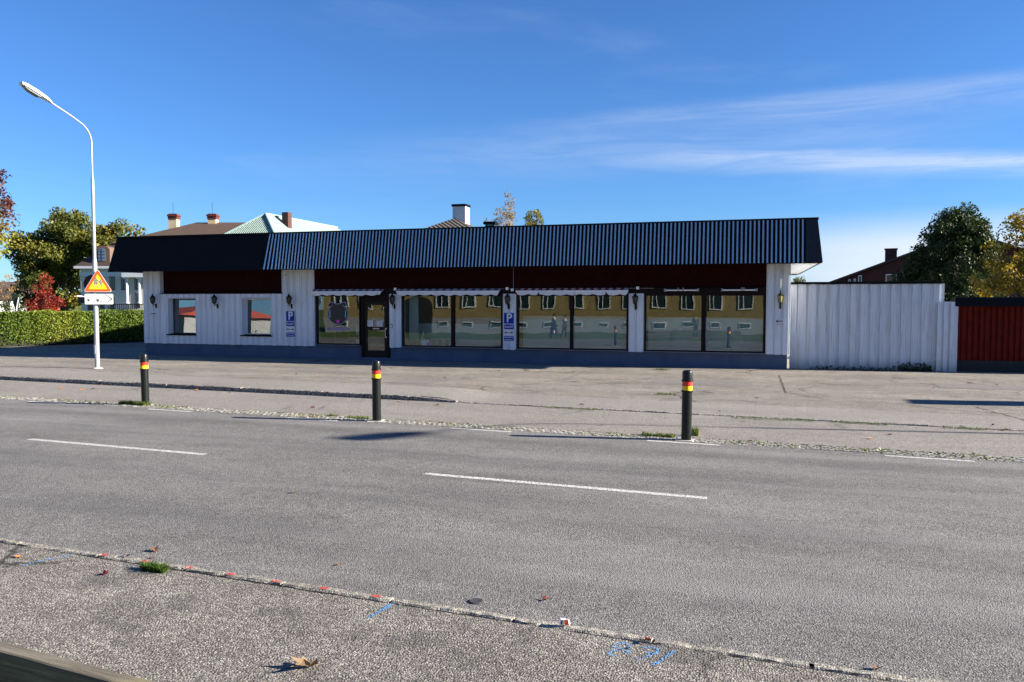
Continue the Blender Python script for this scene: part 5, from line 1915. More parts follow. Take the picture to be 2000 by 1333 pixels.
px_, py_ = -17.36, 46.2
MB().add([(px_ - 5, py_ - 5, 4.85), (px_ + 5, py_ - 5, 4.85), (px_ + 5, py_ + 5, 4.85), (px_ - 5, py_ + 5, 4.85), (px_, py_, 7.38)], [(0, 1, 4), (1, 2, 4), (2, 3, 4), (3, 0, 4), (3, 2, 1, 0)]).build('roof', tile_mat(), tl)
MB().box(px_ - 4.6, px_ + 4.6, py_ - 4.6, py_ + 4.6, 0, 4.84).build('wall', M_cream, tl)
M_wbrick = white_wood('white_limed_brick', (0.62, 0.61, 0.58), .5)
c = MB().box(-17.55, -16.72, 46.35, 47.15, 6.3, 8.10).build('chimney', M_wbrick, tl)
MB().box(-17.60, -16.67, 46.30, 47.20, 8.101, 8.24).build('chimney_cap', M_black, c)

# brick house to the right, gable towards the street
hb = dpx(1740, 588, 62)
rh = empty('brick_house', (hb.x, hb.y, 0), R(-8.5), 'dark red brick house gable with chimney behind the white fence', 'house')
M_rbrick = simple('dark_red_brick', (0.055, 0.014, 0.011), .9, 0, .3, 6, .3)
kk_ = .0362
gx = lambda px: (px - 1740) * kk_
G0, G1, GE, GA = gx(1570), gx(2190), 3.1, 7.3
GM = (G0 + G1) / 2
MB().prism_xz([(G0 + .3, 0), (G1 - .3, 0), (G1 - .3, GE), (GM, GA), (G0 + .3, GE)], 0, 14).build('wall', M_rbrick, rh, world=False)
for xe in (G0, G1):
    MB().prism_xz([(GM, GA + .02), (xe, GE - .10), (xe, GE + .07), (GM, GA + .19)], -.3, 14.3).build('roof', M_darkroof, rh, world=False)
cx = gx(1738.5)
MB().box(cx - .43, cx + .43, 1.6, 2.5, 4.0, 6.36).box(cx - .48, cx + .48, 1.55, 2.55, 6.361, 6.46).build('chimney', M_rbrick, rh, world=False)
for x0, x1, zt in ((1729, 1750, 4.36), (1675, 1682, 4.30), (1666, 1670, 4.05), (1655, 1660, 4.0), (1645, 1650, 3.8)):
    a, b_ = gx(x0), gx(x1)
    f = MB().box(a, b_, -.06, -.004, 2.5, zt).build('window', M_wsheet, rh, world=False)
    MB().box(a + .05, b_ - .05, -.085, -.061, 2.55, zt - .06).build('pane', M_hglass, f, world=False)

# far houses and plants beyond the hedge on the left
for px, D, w, h_, lab in ((-14, 150, 7, 4.6, 'small white gabled house far behind the hedge'), (18, 172, 6, 6.2, 'farther white gabled house beside the bare tree')):
    p = dpx(px, 588, D)
    g = empty('far_white_house', (p.x, p.y, 0), R(16.5 - 60), lab, 'house', 'far white houses')
    MB().prism_xz([(-w / 2, 0), (w / 2, 0), (w / 2, h_ * .6), (0, h_), (-w / 2, h_ * .6)], -4, 4).build('wall', simple('white_house_render', (0.7, 0.69, 0.66), .9), g, world=False)
    m = MB()
    for sg in (-1, 1):
        m.add([(0, -4.3, h_ + .02), (sg * (w / 2 + .4), -4.3, h_ * .6 - .3), (sg * (w / 2 + .4), 4.3, h_ * .6 - .3), (0, 4.3, h_ + .02), (0, -4.3, h_ + .2), (sg * (w / 2 + .4), -4.3, h_ * .6 - .12), (sg * (w / 2 + .4), 4.3, h_ * .6 - .12), (0, 4.3, h_ + .2)],
              [(0, 1, 2, 3), (7, 6, 5, 4), (0, 4, 5, 1), (1, 5, 6, 2), (2, 6, 7, 3), (3, 7, 4, 0)])
    m.build('roof', M_darkroof, g, world=False)
    f = MB().box(-.6, .6, -4.06, -4.005, h_ * .25, h_ * .5).build('window', M_hglass, g, world=False)
p = dpx(18, 588, 105)
tree('bare_tree', (p.x, p.y, 0), 6.5, [(0, 0, 3.9, 1.9, 1.9, 1.7), (0, 0, 2.2, 3.4, 2, 1.0)], 60, 700, .22, leaf_mat('leaf_ochre', [(0, (0.16, 0.10, 0.05)), (1, (0.34, 0.22, 0.05))], .4), 'half bare ochre tree far behind the hedge', .08, clump=(.2, .5), seed=44, limbs=90)
p = dpx(2, 588, 52)
tree('dark_shrub', (p.x, p.y, 0), 2.3, [(0, 0, 1.3, 1.3, .9, .8)], 34, 2600, .11, L_dark, 'low dark shrub with pale blossoms behind the hedge', .05, clump=(.2, .4), seed=47, cat='shrub')
p = dpx(46, 588, 54)
tree('dark_shrub', (p.x, p.y, 0), 2.2, [(0, 0, 1.2, .7, .7, .8)], 20, 1500, .11, L_dark, 'low dark shrub between the funnel board and the red shrub', .05, clump=(.2, .35), seed=48, cat='shrub')
p = dpx(31, 588, 49)
g = empty('tapered_board', (p.x, p.y, 0), R(16.5), 'dark green tapered board on pale legs beyond the hedge', 'board')
MB().prism_xz([(-.24, 2.72), (.24, 2.72), (.10, 1.9), (-.06, 1.9)], -.1, .1).build('board', simple('bottle_green', (0.012, 0.03, 0.014), .6), g, world=False)
for s_ in (-1, 1):
    MB().tube([(s_ * .05, -.12, 0), (s_ * .08 + .02, -.12, 1.9), (s_ * .08 + (.16 if s_ > 0 else .0), -.12, 2.5 if s_ > 0 else 1.95)], .025, 6).build('leg', M_gsheet, g, world=False)

# ------------------------------------------------------------------ across the street, behind the viewer (seen in the shop windows)


def yellow_brick():
    b = NB('yellow_brick')
    p = b.pos('Object')
    t = b.n('ShaderNodeTexBrick')
    mp = b.mapping(p, (1, 1, 1), (R(90), 0, 0))
    b.l(mp, t.inputs['Vector'])
    t.inputs['Color1'].default_value = (0.36, 0.26, 0.07, 1)
    t.inputs['Color2'].default_value = (0.25, 0.175, 0.045, 1)
    t.inputs['Mortar'].default_value = (0.30, 0.26, 0.19, 1)
    t.inputs['Scale'].default_value = 1.0
    t.inputs['Brick Width'].default_value = .25
    t.inputs['Row Height'].default_value = .077
    t.inputs['Mortar Size'].default_value = .008
    c = b.mix(b.math('MULTIPLY', b.step(b.noise(p, 1.2, 5, .6), .4, .7), .3), t.outputs[0], (0.25, 0.17, 0.07))
    return b.done(b.pbr(c, .9, 0, None, .2))


ob = empty('yellow_brick_block', (-15.0, -15.5, 0), R(180 - 9), 'yellow brick apartment block facing the shop, mirrored in its windows', 'building')
HW = 24.0
MB().box(-HW, HW, 0, 11, 1.25, 8.8).build('wall', yellow_brick(), ob, world=False)
MB().box(-HW - .01, HW + .01, -.04, 11, -.1, 1.249).build('plinth', simple('grey_plinth', (0.28, 0.29, 0.29), .9), ob, world=False)
hip(MB(), -HW - .5, HW + .5, -.5, 11.5, 8.801, -HW + 5, HW - 5, 5.3, 5.7, 12).build('roof', M_brownroof, ob, world=False)
M_wfr = simple('white_window_frame', (0.75, 0.75, 0.72), .5)
arch_x = 15.0
for zrow in (2.15, 5.2):
    x = -HW + 1.6
    i = 0
    while x < HW - 1.2:
        if not (abs(x - arch_x) < 2.0 and zrow < 3):
            w, h_ = (1.25, 1.45)
            f = MB().box(x - w / 2, x + w / 2, -.07, -.005, zrow, zrow + .09).box(x - w / 2, x + w / 2, -.07, -.005, zrow + h_ - .08, zrow + h_)
            f.box(x - w / 2, x - w / 2 + .09, -.07, -.005, zrow + .09, zrow + h_ - .08).box(x + w / 2 - .09, x + w / 2, -.07, -.005, zrow + .09, zrow + h_ - .08).box(x + .14, x + .21, -.068, -.005, zrow + .09, zrow + h_ - .08)
            fo = f.build('window', M_wfr, ob, world=False)
            MB().box(x - w / 2 + .05, x + w / 2 - .05, -.03, -.004, zrow + .05, zrow + h_ - .05).build('pane', simple('dark_green_glass', (0.012, 0.03, 0.03), .1, spec=.4), fo, world=False)
        x += 2.5
x = -HW + 1.6
while x < HW - 1.2:
    if abs(x - arch_x) > 2.0:
        f = MB().box(x - .5, x + .5, -.075, -.042, .45, .95).build('cellar_window', M_wfr, ob, world=False)
        MB().box(x - .42, x + .42, -.09, -.076, .53, .87).build('pane', simple('dark_green_glass', (0.012, 0.03, 0.03), .1), f, world=False)
    x += 2.5
ar = [(arch_x - 1.4, -.05), (arch_x + 1.4, -.05), (arch_x + 1.4, 2.3)] + [(arch_x + 1.4 * math.cos(R(t)), 2.3 + .9 * math.sin(R(t))) for t in range(15, 180, 15)] + [(arch_x - 1.4, 2.3)]
MB().prism_xz(ar, -.06, -.043).build('archway', simple('dark_archway', (0.006, 0.006, 0.006), .9), ob, world=False)
lawn = grid('lawn', -60, 40, -13, 2.44, 3, 3, lambda s_, v_: -0.02, M_grassg)
g = empty('mirrored_shrub_row', (-46, -4.2, 0), R(30), 'dark shrub row before the white house with red roof', 'shrubs')
pts = nrg.normal(size=(5000, 3)) * np.array([3.2, .4, .5]) + np.array([0, 0, .8])
me = quads_mesh('foliage', leaf_quads(pts, .2))
add_tint(me, 5000)
link('foliage', me, L_dark, g)
MB().box(-4, 4, -.2, .2, 0, .9).build('inner_twigs', M_bark, g, world=False)
wh = empty('red_roofed_house', (-52, -9, 0), R(30), 'white house with red roof across the street, mirrored in the small window', 'house')
MB().box(-8, 8, -4, 4, 0, 3.1).build('wall', simple('grey_white_render', (0.36, 0.36, 0.35), .9, 0, .3, 1.2), wh, world=False)
hip(MB(), -8.5, 8.5, -4.6, 4.6, 3.1, -8.5, 8.5, -.1, .1, 4.3).build('roof', simple('red_roof_tiles', (0.34, 0.05, 0.035), .8, 0, .2, 2), wh, world=False)
for x in (-5, -1.6, 1.8, 5.2):
    f = MB().box(x - .6, x + .6, 4.005, 4.06, 1.0, 2.3).build('window', M_hglass, wh, world=False)


# three people standing or walking across the street, mirrored in the panes
def chain_mesh(name, verts, edges, mat, parent, sub=1):
    me = bpy.data.meshes.new(name)
    me.from_pydata([v_[:3] for v_ in verts], edges, [])
    o = link(name, me, mat, parent)
    o.modifiers.new('skin', 'SKIN')
    if not me.skin_vertices:
        me.attributes.new  # noqa
    sk = me.skin_vertices[0].data
    for i_, v_ in enumerate(verts):
        sk[i_].radius = (v_[3], v_[4] if len(v_) > 4 else v_[3])
    sk[0].use_root = True
    s_ = o.modifiers.new('smooth', 'SUBSURF')
    s_.levels = sub
    s_.render_levels = sub
    o.modifiers['skin'].use_smooth_shade = True
    return o


def person(loc, rz, h, coat, legs, hair, label, stride=.0, bag=None):
    g = empty('person', loc, rz, label, 'person')
    s_ = h / 1.75
    q = lambda x, y, z, r, r2=None: (x * s_, y * s_, z * s_, r * s_, (r2 or r) * s_)
    st = stride
    V = [q(0, 0, .95, .135, .105), q(0, 0, 1.20, .13, .10), q(0, 0, 1.40, .15, .10), q(0, 0, 1.50, .055), q(0, -.01, 1.60, .075, .085), q(0, -.01, 1.70, .07, .085),
         q(-.09, 0, .88, .085), q(-.10, -st * .5, .48, .055), q(-.10, -st, .08, .042), q(-.10, -st - .15, .035, .036),
         q(.09, 0, .88, .085), q(.10, st * .35, .48, .055), q(.10, st * .9, .08, .042), q(.10, st * .9 - .15, .035, .036),
         q(-.19, 0, 1.42, .055), q(-.23, st * .25, 1.14, .042), q(-.23, st * .25 - .06, .88, .033), q(-.23, st * .25 - .08, .80, .032),
         q(.19, 0, 1.42, .055), q(.23, -st * .25, 1.14, .042), q(.23, -st * .25 - .06, .88, .033), q(.23, -st * .25 - .08, .80, .032)]
    E_ = [(0, 1), (1, 2), (2, 3), (3, 4), (4, 5), (0, 6), (6, 7), (7, 8), (8, 9), (0, 10), (10, 11), (11, 12), (12, 13), (2, 14), (14, 15), (15, 16), (16, 17), (2, 18), (18, 19), (19, 20), (20, 21)]
    chain_mesh('body', V, E_, simple('skin', (0.45, 0.28, 0.20), .6), g, 2)
    up = lambda v_, k_=1.16: v_[:3] + (v_[3] * k_ + .01, v_[4] * k_ + .01)
    CV = [up(V[0]), up(V[1]), up(V[2]), up(V[14]), up(V[15]), up(V[16]), up(V[18]), up(V[19]), up(V[20]), q(0, 0, .72, .16, .13)]
    chain_mesh('coat', CV, [(0, 1), (1, 2), (2, 3), (3, 4), (4, 5), (2, 6), (6, 7), (7, 8), (0, 9)], coat, g, 1)
    LV = [up(V[0], 1.05), up(V[6], 1.1), up(V[7], 1.25), up(V[8], 1.25), up(V[10], 1.1), up(V[11], 1.25), up(V[12], 1.25)]
    chain_mesh('trousers', LV, [(0, 1), (1, 2), (2, 3), (0, 4), (4, 5), (5, 6)], legs, g, 1)
    chain_mesh('hair', [q(0, .02, 1.74, .085), q(0, .05, 1.66, .08), q(0, .06, 1.58, .06)], [(0, 1), (1, 2)], hair, g, 1)
    return g


M_dcoat = simple('dark_coat_cloth', (0.015, 0.017, 0.022), .9)
M_dtrs = simple('dark_trousers', (0.012, 0.013, 0.016), .9)
M_hair = simple('dark_hair', (0.02, 0.014, 0.01), .7)
person((-12.55, 3.6, 0), R(-75), 1.78, M_dcoat, M_dtrs, M_hair, 'taller walking person in dark coat carrying a pale bag', .22)
person((-11.85, 3.9, 0), R(-70), 1.68, M_dcoat, M_dtrs, M_hair, 'shorter walking person in dark coat with empty hands', .2)
person((-3.5, -.9, -.02), R(180), 1.75, simple('grey_jacket', (0.06, 0.055, 0.06), .9), M_dtrs, M_hair, 'standing person in grey jacket on the lawn by the rail', .03)
bg = empty('shopping_bag', (-12.72, 3.35, .45), R(-75), 'pale pink shopping bag held by the taller walker', 'bag')
MB().prism_xz([(-.17, 0), (.17, 0), (.19, .33), (-.19, .33)], -.06, .06).build('bag_body', simple('pale_pink_bag', (0.55, 0.38, 0.36), .7), bg, world=False)
MB().tube([(-.08, 0, .33), (-.05, 0, .44), (.05, 0, .44), (.08, 0, .33)], .006, 5).build('handle', M_gsheet, bg, world=False)

# pylon added outside the frame to cast a long shadow across the yard
py = empty('shadow_caster', (14.1, 21.35, 0), R(-5), 'tall blank grey pylon added out of view to shadow the yard', 'blocker')
MB().box(-.12, .12, -.42, .42, 0, 4.2).build('panel', M_cable, py, .01, world=False)
MB().box(-.25, .25, -.55, .55, -.05, .12).build('base', M_conc, py, .01, world=False)

# ------------------------------------------------------------------ things in the shop windows
dg = empty('dog_figurine', (-12.10, 28.62, .56), R(35), 'white dog figurine with black spots sitting in the shop window', 'figurine')


def spotted():
    b = NB('spotted_white_glaze')
    v_ = b.voronoi(b.pos('Object'), 11, 'F1', 'Distance', .9)
    return b.done(b.pbr(b.mix(b.step(v_, .30, .26), (0.62, 0.62, 0.60), (0.012, 0.012, 0.012)), .35))


M_spot = spotted()
dv = [(0, .05, .10, .085), (0, .02, .20, .09), (0, -.06, .33, .075), (0, -.10, .43, .05), (0, -.13, .50, .065), (0, -.22, .49, .040), (0, -.28, .475, .03),
      (-.05, -.10, .22, .035), (-.05, -.13, .10, .026), (-.05, -.14, .02, .026), (.05, -.10, .22, .035), (.05, -.13, .10, .026), (.05, -.14, .02, .026),
      (-.08, .02, .08, .06), (-.09, -.08, .03, .03), (.08, .02, .08, .06), (.09, -.08, .03, .03), (0, .16, .04, .022), (.05, .28, .03, .014)]
chain_mesh('body', dv, [(0, 1), (1, 2), (2, 3), (3, 4), (4, 5), (5, 6), (2, 7), (7, 8), (8, 9), (2, 10), (10, 11), (11, 12), (0, 13), (13, 14), (0, 15), (15, 16), (0, 17), (17, 18)], M_spot, dg, 2)
for s_ in (-1, 1):
    MB().prism_xz([(s_ * .05, .55), (s_ * .085, .53), (s_ * .095, .43), (s_ * .07, .42)], -.13, -.10).build('ear', M_ink, dg, world=False)
MB().box(-12.62, -8.80, 28.30, 28.93, .42, .55).build('display_shelf', M_roomboard, shop)
for i, (x, c) in enumerate(((-11.55, (0.05, 0.10, 0.05)), (-11.28, (0.08, 0.09, 0.05)), (-11.02, (0.03, 0.09, 0.06)), (-10.80, (0.03, 0.12, 0.08)))):
    g = empty('picture_card', (x, 28.42, .55), 0, ['dark green picture card beside the white box', 'brownish green picture card in the shop window', 'deep green picture card in the shop window', 'sea green picture card beside the window mullion'][i], 'card', 'picture cards standing in the shop window')
    MB().box(-.105, .105, 0, .012, 0, .30).build('card', M_gsheet, g, world=False)
    MB().box(-.085, .085, -.004, -.001, .03, .27).build('picture', simple('picture_%s' % ('abcd'[i]), c, .5, 0, .6, 14), g, world=False)
g = empty('white_box', (-11.87, 28.44, .55), R(4), 'white box with blue flap beside the dog figurine', 'box')
MB().box(-.18, .13, -.06, .1, 0, .24).build('carton', M_wsheet, g, .004, world=False)
MB().box(.06, .126, -.065, -.0605, .01, .15).build('blue_flap', M_blue, g, world=False)
g = empty('straw_heap', (-12.45, 28.45, .55), 0, 'beige straw bundle at the foot of the dog figurine', 'decoration')
pts = nrg.normal(size=(500, 3)) * np.array([.12, .06, .06]) + np.array([0, 0, .12])
pts[:, 2] = pts[:, 2].clip(.02, .3)
me = quads_mesh('straw', leaf_quads(pts, .10))
add_tint(me, 500)
link('straw', me, leaf_mat('straw_pale', [(0, (0.35, 0.28, 0.16)), (1, (0.5, 0.42, 0.28))], .2), g)
g = empty('white_bucket', (-14.72, 28.42, .575), 0, 'white bucket standing inside the dog sticker window', 'bucket')
MB().lathe([(.10, 0), (.13, .22), (.135, .225), (.125, .225), (.095, .01)], 18).build('pail', M_wsheet, g, world=False, smooth=True)
MB().tube([(-.13, 0, .215), (-.10, -.08, .15), (0, -.125, .11), (.10, -.08, .15), (.13, 0, .215)], .005, 5).build('handle', M_steel, g, world=False)
MB().box(-16.40, -14.5, 28.30, 28.9, .42, .57).build('display_shelf', simple('dark_shelf', (0.05, 0.05, 0.045), .7), shop)
g = empty('clothes_rack', (-15.95, 29.3, .3), R(8), 'thin wooden rack inside the dog sticker window', 'rack')
for x in (-.3, .3):
    MB().tube([(x, 0, 0), (x, 0, 1.2)], .018, 6).build('post', simple('pale_wood', (0.35, 0.27, 0.17), .6), g, world=False)
MB().tube([(-.34, 0, 1.2), (.34, 0, 1.2)], .018, 6).build('cross_bar', simple('pale_wood', (0.35, 0.27, 0.17), .6), g, world=False)
g = empty('paper_bags', (-15.05, 29.1, .9), 0, 'pair of pale hanging paper bags inside the dog sticker window', 'bags')
for x in (-.08, .09):
    MB().box(x - .07, x + .07, -.03, .03, 0, .42).build('bag', M_roomboard, g, .01, world=False)
MB().box(-.3, .3, -.03, .03, .425, .45).build('hanging_bar', M_cable, g, world=False)

# ------------------------------------------------------------------ fallen leaves
def fallen_leaf_mesh(seed, curl):
    r = random.Random(seed)
    prof = [(0, .50), (18, .30), (40, .46), (62, .24), (90, .40), (120, .20), (150, .26), (180, .10), (210, .26), (240, .20), (270, .40), (298, .24), (320, .46), (342, .30)]
    vs = [(0, 0, .05 * curl)]
    for a, q in prof:
        q *= r.uniform(.85, 1.12)
        x, y = q * math.cos(R(a)), q * math.sin(R(a))
        vs.append((x, y, curl * (abs(y) * .55 + max(0, x) * .25 + r.uniform(-.03, .08)) + .01))
    n = len(prof)
    vs.append((-.55, .03, .04))
    fs = [(0, 1 + i, 1 + (i + 1) % n) for i in range(n)] + [(0, 1 + 7, n + 1)]
    m = MB().add(vs, fs)
    return m.mesh('fallen_leaf')


LM = [fallen_leaf_mesh(60 + i, c) for i, c in enumerate((.35, .8, 1.1, .55))]
LCOL = dict(tan=simple('leaf_tan', (0.24, 0.16, 0.085), .7, 0, .3, 30), brt=simple('leaf_brown_tan', (0.19, 0.125, 0.068), .7, 0, .45, 18), red=simple('leaf_dark_red', (0.13, 0.018, 0.012), .6, 0, .3, 40), org=simple('leaf_orange', (0.40, 0.17, 0.05), .6, 0, .3, 40), brn=simple('leaf_brown', (0.10, 0.05, 0.03), .7, 0, .3, 40), yel=simple('leaf_yellow_dry', (0.45, 0.33, 0.07), .6, 0, .3, 40))
LEAVES = [(605, 1308, .25, 'brt', 2, 'large curled tan maple leaf lying on the near pavement'), (38, 1089, .13, 'org', 0, 'orange leaf on the near pavement beside the blue line'), (205, 1124, .12, 'red', 1, 'dark red leaf on the pavement near the grass tuft'),
          (302, 1078, .13, 'brn', 1, 'brown leaf lying on the road behind the grass tuft'), (247, 1092, .09, 'brn', 2, 'small dark leaf tucked against the kerb before the grass tuft'), (660, 1104, .09, 'tan', 0, 'pale tan leaf lying flat on the open road'),
          (1065, 1175, .09, 'red', 2, 'curled red leaf on the road near the dark lid'), (1269, 1260, .09, 'red', 2, 'bright red curled leaf on the kerb above the blue number'), (1716, 1309, .10, 'brn', 2, 'curled brown leaf on the kerb far along from the blue number'),
          (296, 1091, .06, 'red', 0, 'tiny red leaf on the road by the grass tuft'), (575, 964, .10, 'brn', 1, 'single dark leaf lying on the road between the lane dashes')]
FAR = [(549, 734, 'org'), (578, 733, 'brn'), (620, 740, 'tan'), (868, 739, 'red'), (928, 756, 'org'), (975, 725, 'red'), (612, 798, 'red'), (555, 807, 'brn'), (712, 777, 'org'), (801, 784, 'red'), (857, 793, 'org'), (1138, 791, 'red'), (1405, 804, 'org'), (1451, 825, 'brn'),
       (1825, 758, 'red'), (1946, 753, 'yel'), (1878, 833, 'red'), (1940, 831, 'red'), (1702, 859, 'org'), (1738, 850, 'brn'), (147, 709, 'org'), (248, 745, 'tan'), (162, 763, 'org'), (182, 761, 'red'), (328, 764, 'brn'), (385, 764, 'org'), (120, 760, 'org'), (201, 753, 'org'), (1480, 778, 'red'), (1964, 842, 'yel'), (780, 786, 'tan'), (448, 768, 'org')]


def place_leaf(x, y, size, col, k, label, group=None):
    p = Vector(gpx(x, y))
    s_, v_ = p.dot(U), p.dot(NV)
    z = yard_z(s_, v_) if v_ > 16.4 else .006
    if 5.19 < v_ < 5.32:
        z = .026
    o = link('fallen_leaf', LM[k % 4].copy() if False else LMC[(k % 4, col)], LCOL[col])
    o.location = (p.x, p.y, z)
    o.rotation_euler = (rnd.uniform(-.2, .2), rnd.uniform(-.2, .2), rnd.uniform(0, 6.28))
    o.scale = (size, size, size)
    tag(o, label, 'leaf', group)


LMC = {}
for c in LCOL:
    for i in range(4):
        LMC[(i, c)] = LM[i].copy()
for x, y, s_, c, k, lab in LEAVES:
    place_leaf(x, y, s_, c, k, lab, 'fallen leaves')
MARKS = [(-24, 'left of the lamp post'), (-20.6, 'beside the lamp post'), (-16.5, 'before the small windows'), (-12.7, 'near the bollard in grass'), (-9.6, 'between bollards before the door'), (-6.8, 'near the bollard opposite the door'), (-4, 'before the middle windows'), (-1, 'near the bollard by the last window'), (2, 'before the white fence'), (5, 'before the red fence')]


def leaf_label(x, y, c):
    p = Vector(gpx(x, y))
    v_ = p.dot(NV)
    zone = 'cycle path' if v_ < 16.15 else ('far kerb' if v_ < 16.7 else ('paler asphalt strip' if v_ < 18.3 else 'yard asphalt'))
    mk = min(MARKS, key=lambda q: abs(q[0] - p.x))[1]
    return '%s fallen leaf on the %s %s' % (dict(org='orange', brn='brown', tan='tan', red='dark red', yel='yellow')[c], zone, mk)


for i, (x, y, c) in enumerate(FAR):
    place_leaf(x, y, rnd.uniform(.11, .17), c, i, leaf_label(x, y, c), 'small fallen leaves')

p = gpx(930, 1176)
o = MB().lathe([(.055, 0), (.057, .006), (.050, .010), (.02, .008)], 18).build('iron_lid', simple('worn_iron_lid', (0.04, 0.04, 0.042), .6))
o.location = (p[0], p[1], .001)
tag(o, 'small round dark iron lid set in the road near the kerb', 'lid')
p = gpx(1103, 1228)
g = empty('crushed_carton', (p[0], p[1], .03), R(10), 'small crushed red white and blue drink carton on kerb', 'carton')
m = MB().add([(-.05, -.025, 0), (.05, -.03, 0), (.055, .02, 0), (-.045, .03, 0), (-.04, -.02, .05), (.035, -.022, .062), (.042, .012, .045), (-.045, .018, .058)],
             [(3, 2, 1, 0), (4, 5, 6, 7), (0, 1, 5, 4), (1, 2, 6, 5), (2, 3, 7, 6), (3, 0, 4, 7)])
m.build('carton', M_wsheet, g, .004, world=False)
g.scale = (.72, .72, .72)
MB().add([(-.04, -.032, .008), (-.022, -.032, .008), (-.018, -.0275, .05), (-.034, -.0265, .05)], [(0, 1, 2, 3)]).build('blue_stripe', simple('carton_blue', (0.02, 0.03, 0.2), .5), g, world=False)
MB().add([(-.014, -.0335, .008), (-.006, -.0335, .008), (-.003, -.029, .052), (-.01, -.029, .052)], [(0, 1, 2, 3)]).build('yellow_stripe', M_yel, g, world=False)
MB().add([(.002, -.035, .008), (.045, -.036, .008), (.033, -.030, .056), (.004, -.030, .056)], [(0, 1, 2, 3)]).build('red_stripe', M_bred, g, world=False)


# ------------------------------------------------------------------ grass tufts and weeds
def tuft(name, at, n, w, d, h, mat, label, rz=0.0, cat='grass', lean=.5):
    g = None
    t = nrg.random((n, 2)) - .5
    base = np.stack([t[:, 0] * w, t[:, 1] * d, np.zeros(n)], 1)
    a = nrg.random(n) * 6.283
    L_ = h * (.45 + .75 * nrg.random(n))
    out = np.stack([np.cos(a), np.sin(a), np.zeros(n)], 1) * (lean * L_ * (.3 + nrg.random(n)))[:, None]
    tip = base + out + np.stack([np.zeros(n), np.zeros(n), L_], 1)
    mid = base + out * .35 + np.stack([np.zeros(n), np.zeros(n), L_ * .6], 1)
    sd = np.stack([-np.sin(a), np.cos(a), np.zeros(n)], 1) * (.035 * h + .002)
    q1 = np.stack([base - sd, base + sd, mid + sd * .8, mid - sd * .8], 1)
    q2 = np.stack([mid - sd * .8, mid + sd * .8, tip + sd * .1, tip - sd * .1], 1)
    V = np.concatenate([q1, q2])
    me = quads_mesh(name, V)
    tv = nrg.random(n) * .75
    add_tint(me, 2 * n, np.concatenate([tv, tv]))
    o = link(name, me, mat)
    o.location = at
    o.rotation_euler = (0, 0, rz)
    tag(o, label, cat)
    return o


def at_px(x, y, z=0.0):
    p = gpx(x, y)
    return (p[0], p[1], z)


L_fresh = leaf_mat('fresh_grass_blades', [(0, (0.03, 0.07, 0.01)), (.6, (0.075, 0.14, 0.018)), (1, (0.17, 0.20, 0.05))], .3)
tuft('grass_tuft', at_px(303, 1116, .006), 420, .24, .07, .062, L_fresh, 'bright green grass tuft growing at the near kerb', ST_ROT, lean=1.25)
tuft('grass_tuft', at_px(262, 791, .0), 700, .85, .16, .09, L_grass, 'long dry grass tuft around a bollard foot', ST_ROT)
tuft('weed_tuft', at_px(700, 818, .0), 260, .5, .12, .06, L_grass, 'flat yellow-green weed tuft beside the bollard opposite the door', ST_ROT)
tuft('weed_tuft', at_px(650, 813, .0), 120, .2, .12, .05, L_grass, 'small browned weed tuft between two bollards', ST_ROT)
tuft('weed_tuft', at_px(1285, 853, .0), 420, .55, .12, .07, L_grass, 'yellow-green weed tuft beside the bollard nearest the red fence', ST_ROT)
tuft('weed_tuft', at_px(1358, 852, .0), 60, .12, .08, .16, L_grass, 'tall thin weed sprig right behind a bollard foot', ST_ROT, lean=.3)
tuft('weed_tuft', at_px(1300, 771, .0), 160, .42, .10, .05, L_grass, 'weed patch in a hole of the yard asphalt', ST_ROT)
tuft('weed_tuft', at_px(1290, 723, .0), 160, .5, .15, .07, L_grass, 'weed patch at the shop plinth under the last bay', 0)
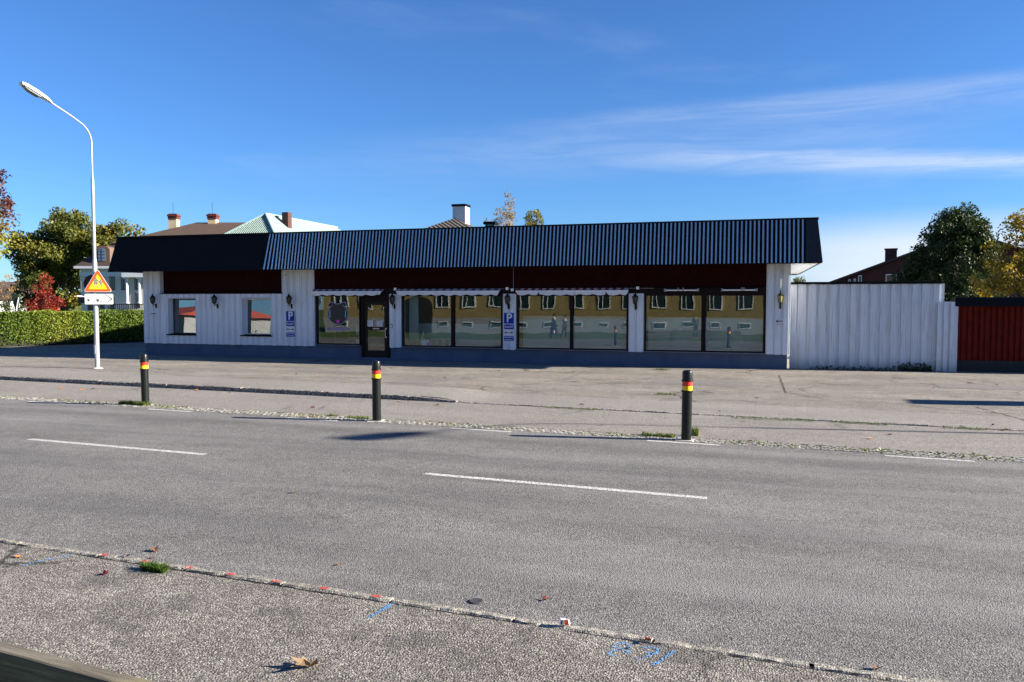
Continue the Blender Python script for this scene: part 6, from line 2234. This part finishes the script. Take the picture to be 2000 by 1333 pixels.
for i, (x, y, n, w) in enumerate(((1115, 800, 260, 1.1), (1480, 820, 200, 1.0), (1560, 823, 160, .6), (1680, 829, 260, 1.0), (1885, 839, 200, .7))):
    tuft('moss_strip', at_px(x, y, .01), n, w, .07, .04, L_grass, ['moss strip along the flush kerb opposite the middle window', 'moss strip along the kerb just past the bollard', 'short moss strip along the kerb past the asphalt crack', 'moss strip along the flush kerb in front of the white fence', 'moss strip along the kerb beside a red leaf'][i], ST_ROT, 'moss')
# grass in the sett joints
n = 5200
ss = -34 + nrg.random(n) * 43
dens = np.array([mnoise.noise((a * .8, 0, 5.0)) for a in ss])
ss = ss[nrg.random(n) < (.22 + dens)]
vv = 13.12 + nrg.random(len(ss)) * .37
pts = np.stack([ss * U.x + vv * NV.x, ss * U.y + vv * NV.y, .010 + .014 * nrg.random(len(ss))], 1)
me = quads_mesh('joint_weeds', leaf_quads(pts, .035))
add_tint(me, len(pts))
stuff(link('joint_weeds', me, L_grass), 'low weeds growing in the joints of the pale setts', 'weeds')
# dark weeds at the foot of the white fence
for i, (x0, x1, nn, h_) in enumerate(((4.75, 5.75, 520, .30), (2.0, 3.3, 160, .14), (3.3, 4.7, 200, .16))):
    cx = (x0 + x1) / 2
    g = empty('fence_weeds', (cx, 28.52 + (cx - 1.4) * .056, 0), R(3), ['dense dark weed clump at the end of the white fence', 'sparse low weeds at the fence foot beside the shop', 'low weeds along the middle of the fence foot'][i], 'weeds')
    pts = np.stack([(nrg.random(nn) - .5) * (x1 - x0), -.02 - .16 * nrg.random(nn), h_ * nrg.random(nn) ** 1.4 * (.6 + .4 * np.sin(np.arange(nn)))], 1)
    pts[:, 2] = np.abs(pts[:, 2])
    me = quads_mesh('foliage', leaf_quads(pts, .07))
    add_tint(me, nn)
    link('foliage', me, L_dark, g)
    st = MB()
    for q in range(12):
        x = (rnd.random() - .5) * (x1 - x0)
        st.tube([(x, -.1, 0), (x + rnd.uniform(-.05, .05), -.1, h_ * .8)], .004, 4)
    stuff(st.build('stems', M_bark, g, world=False))
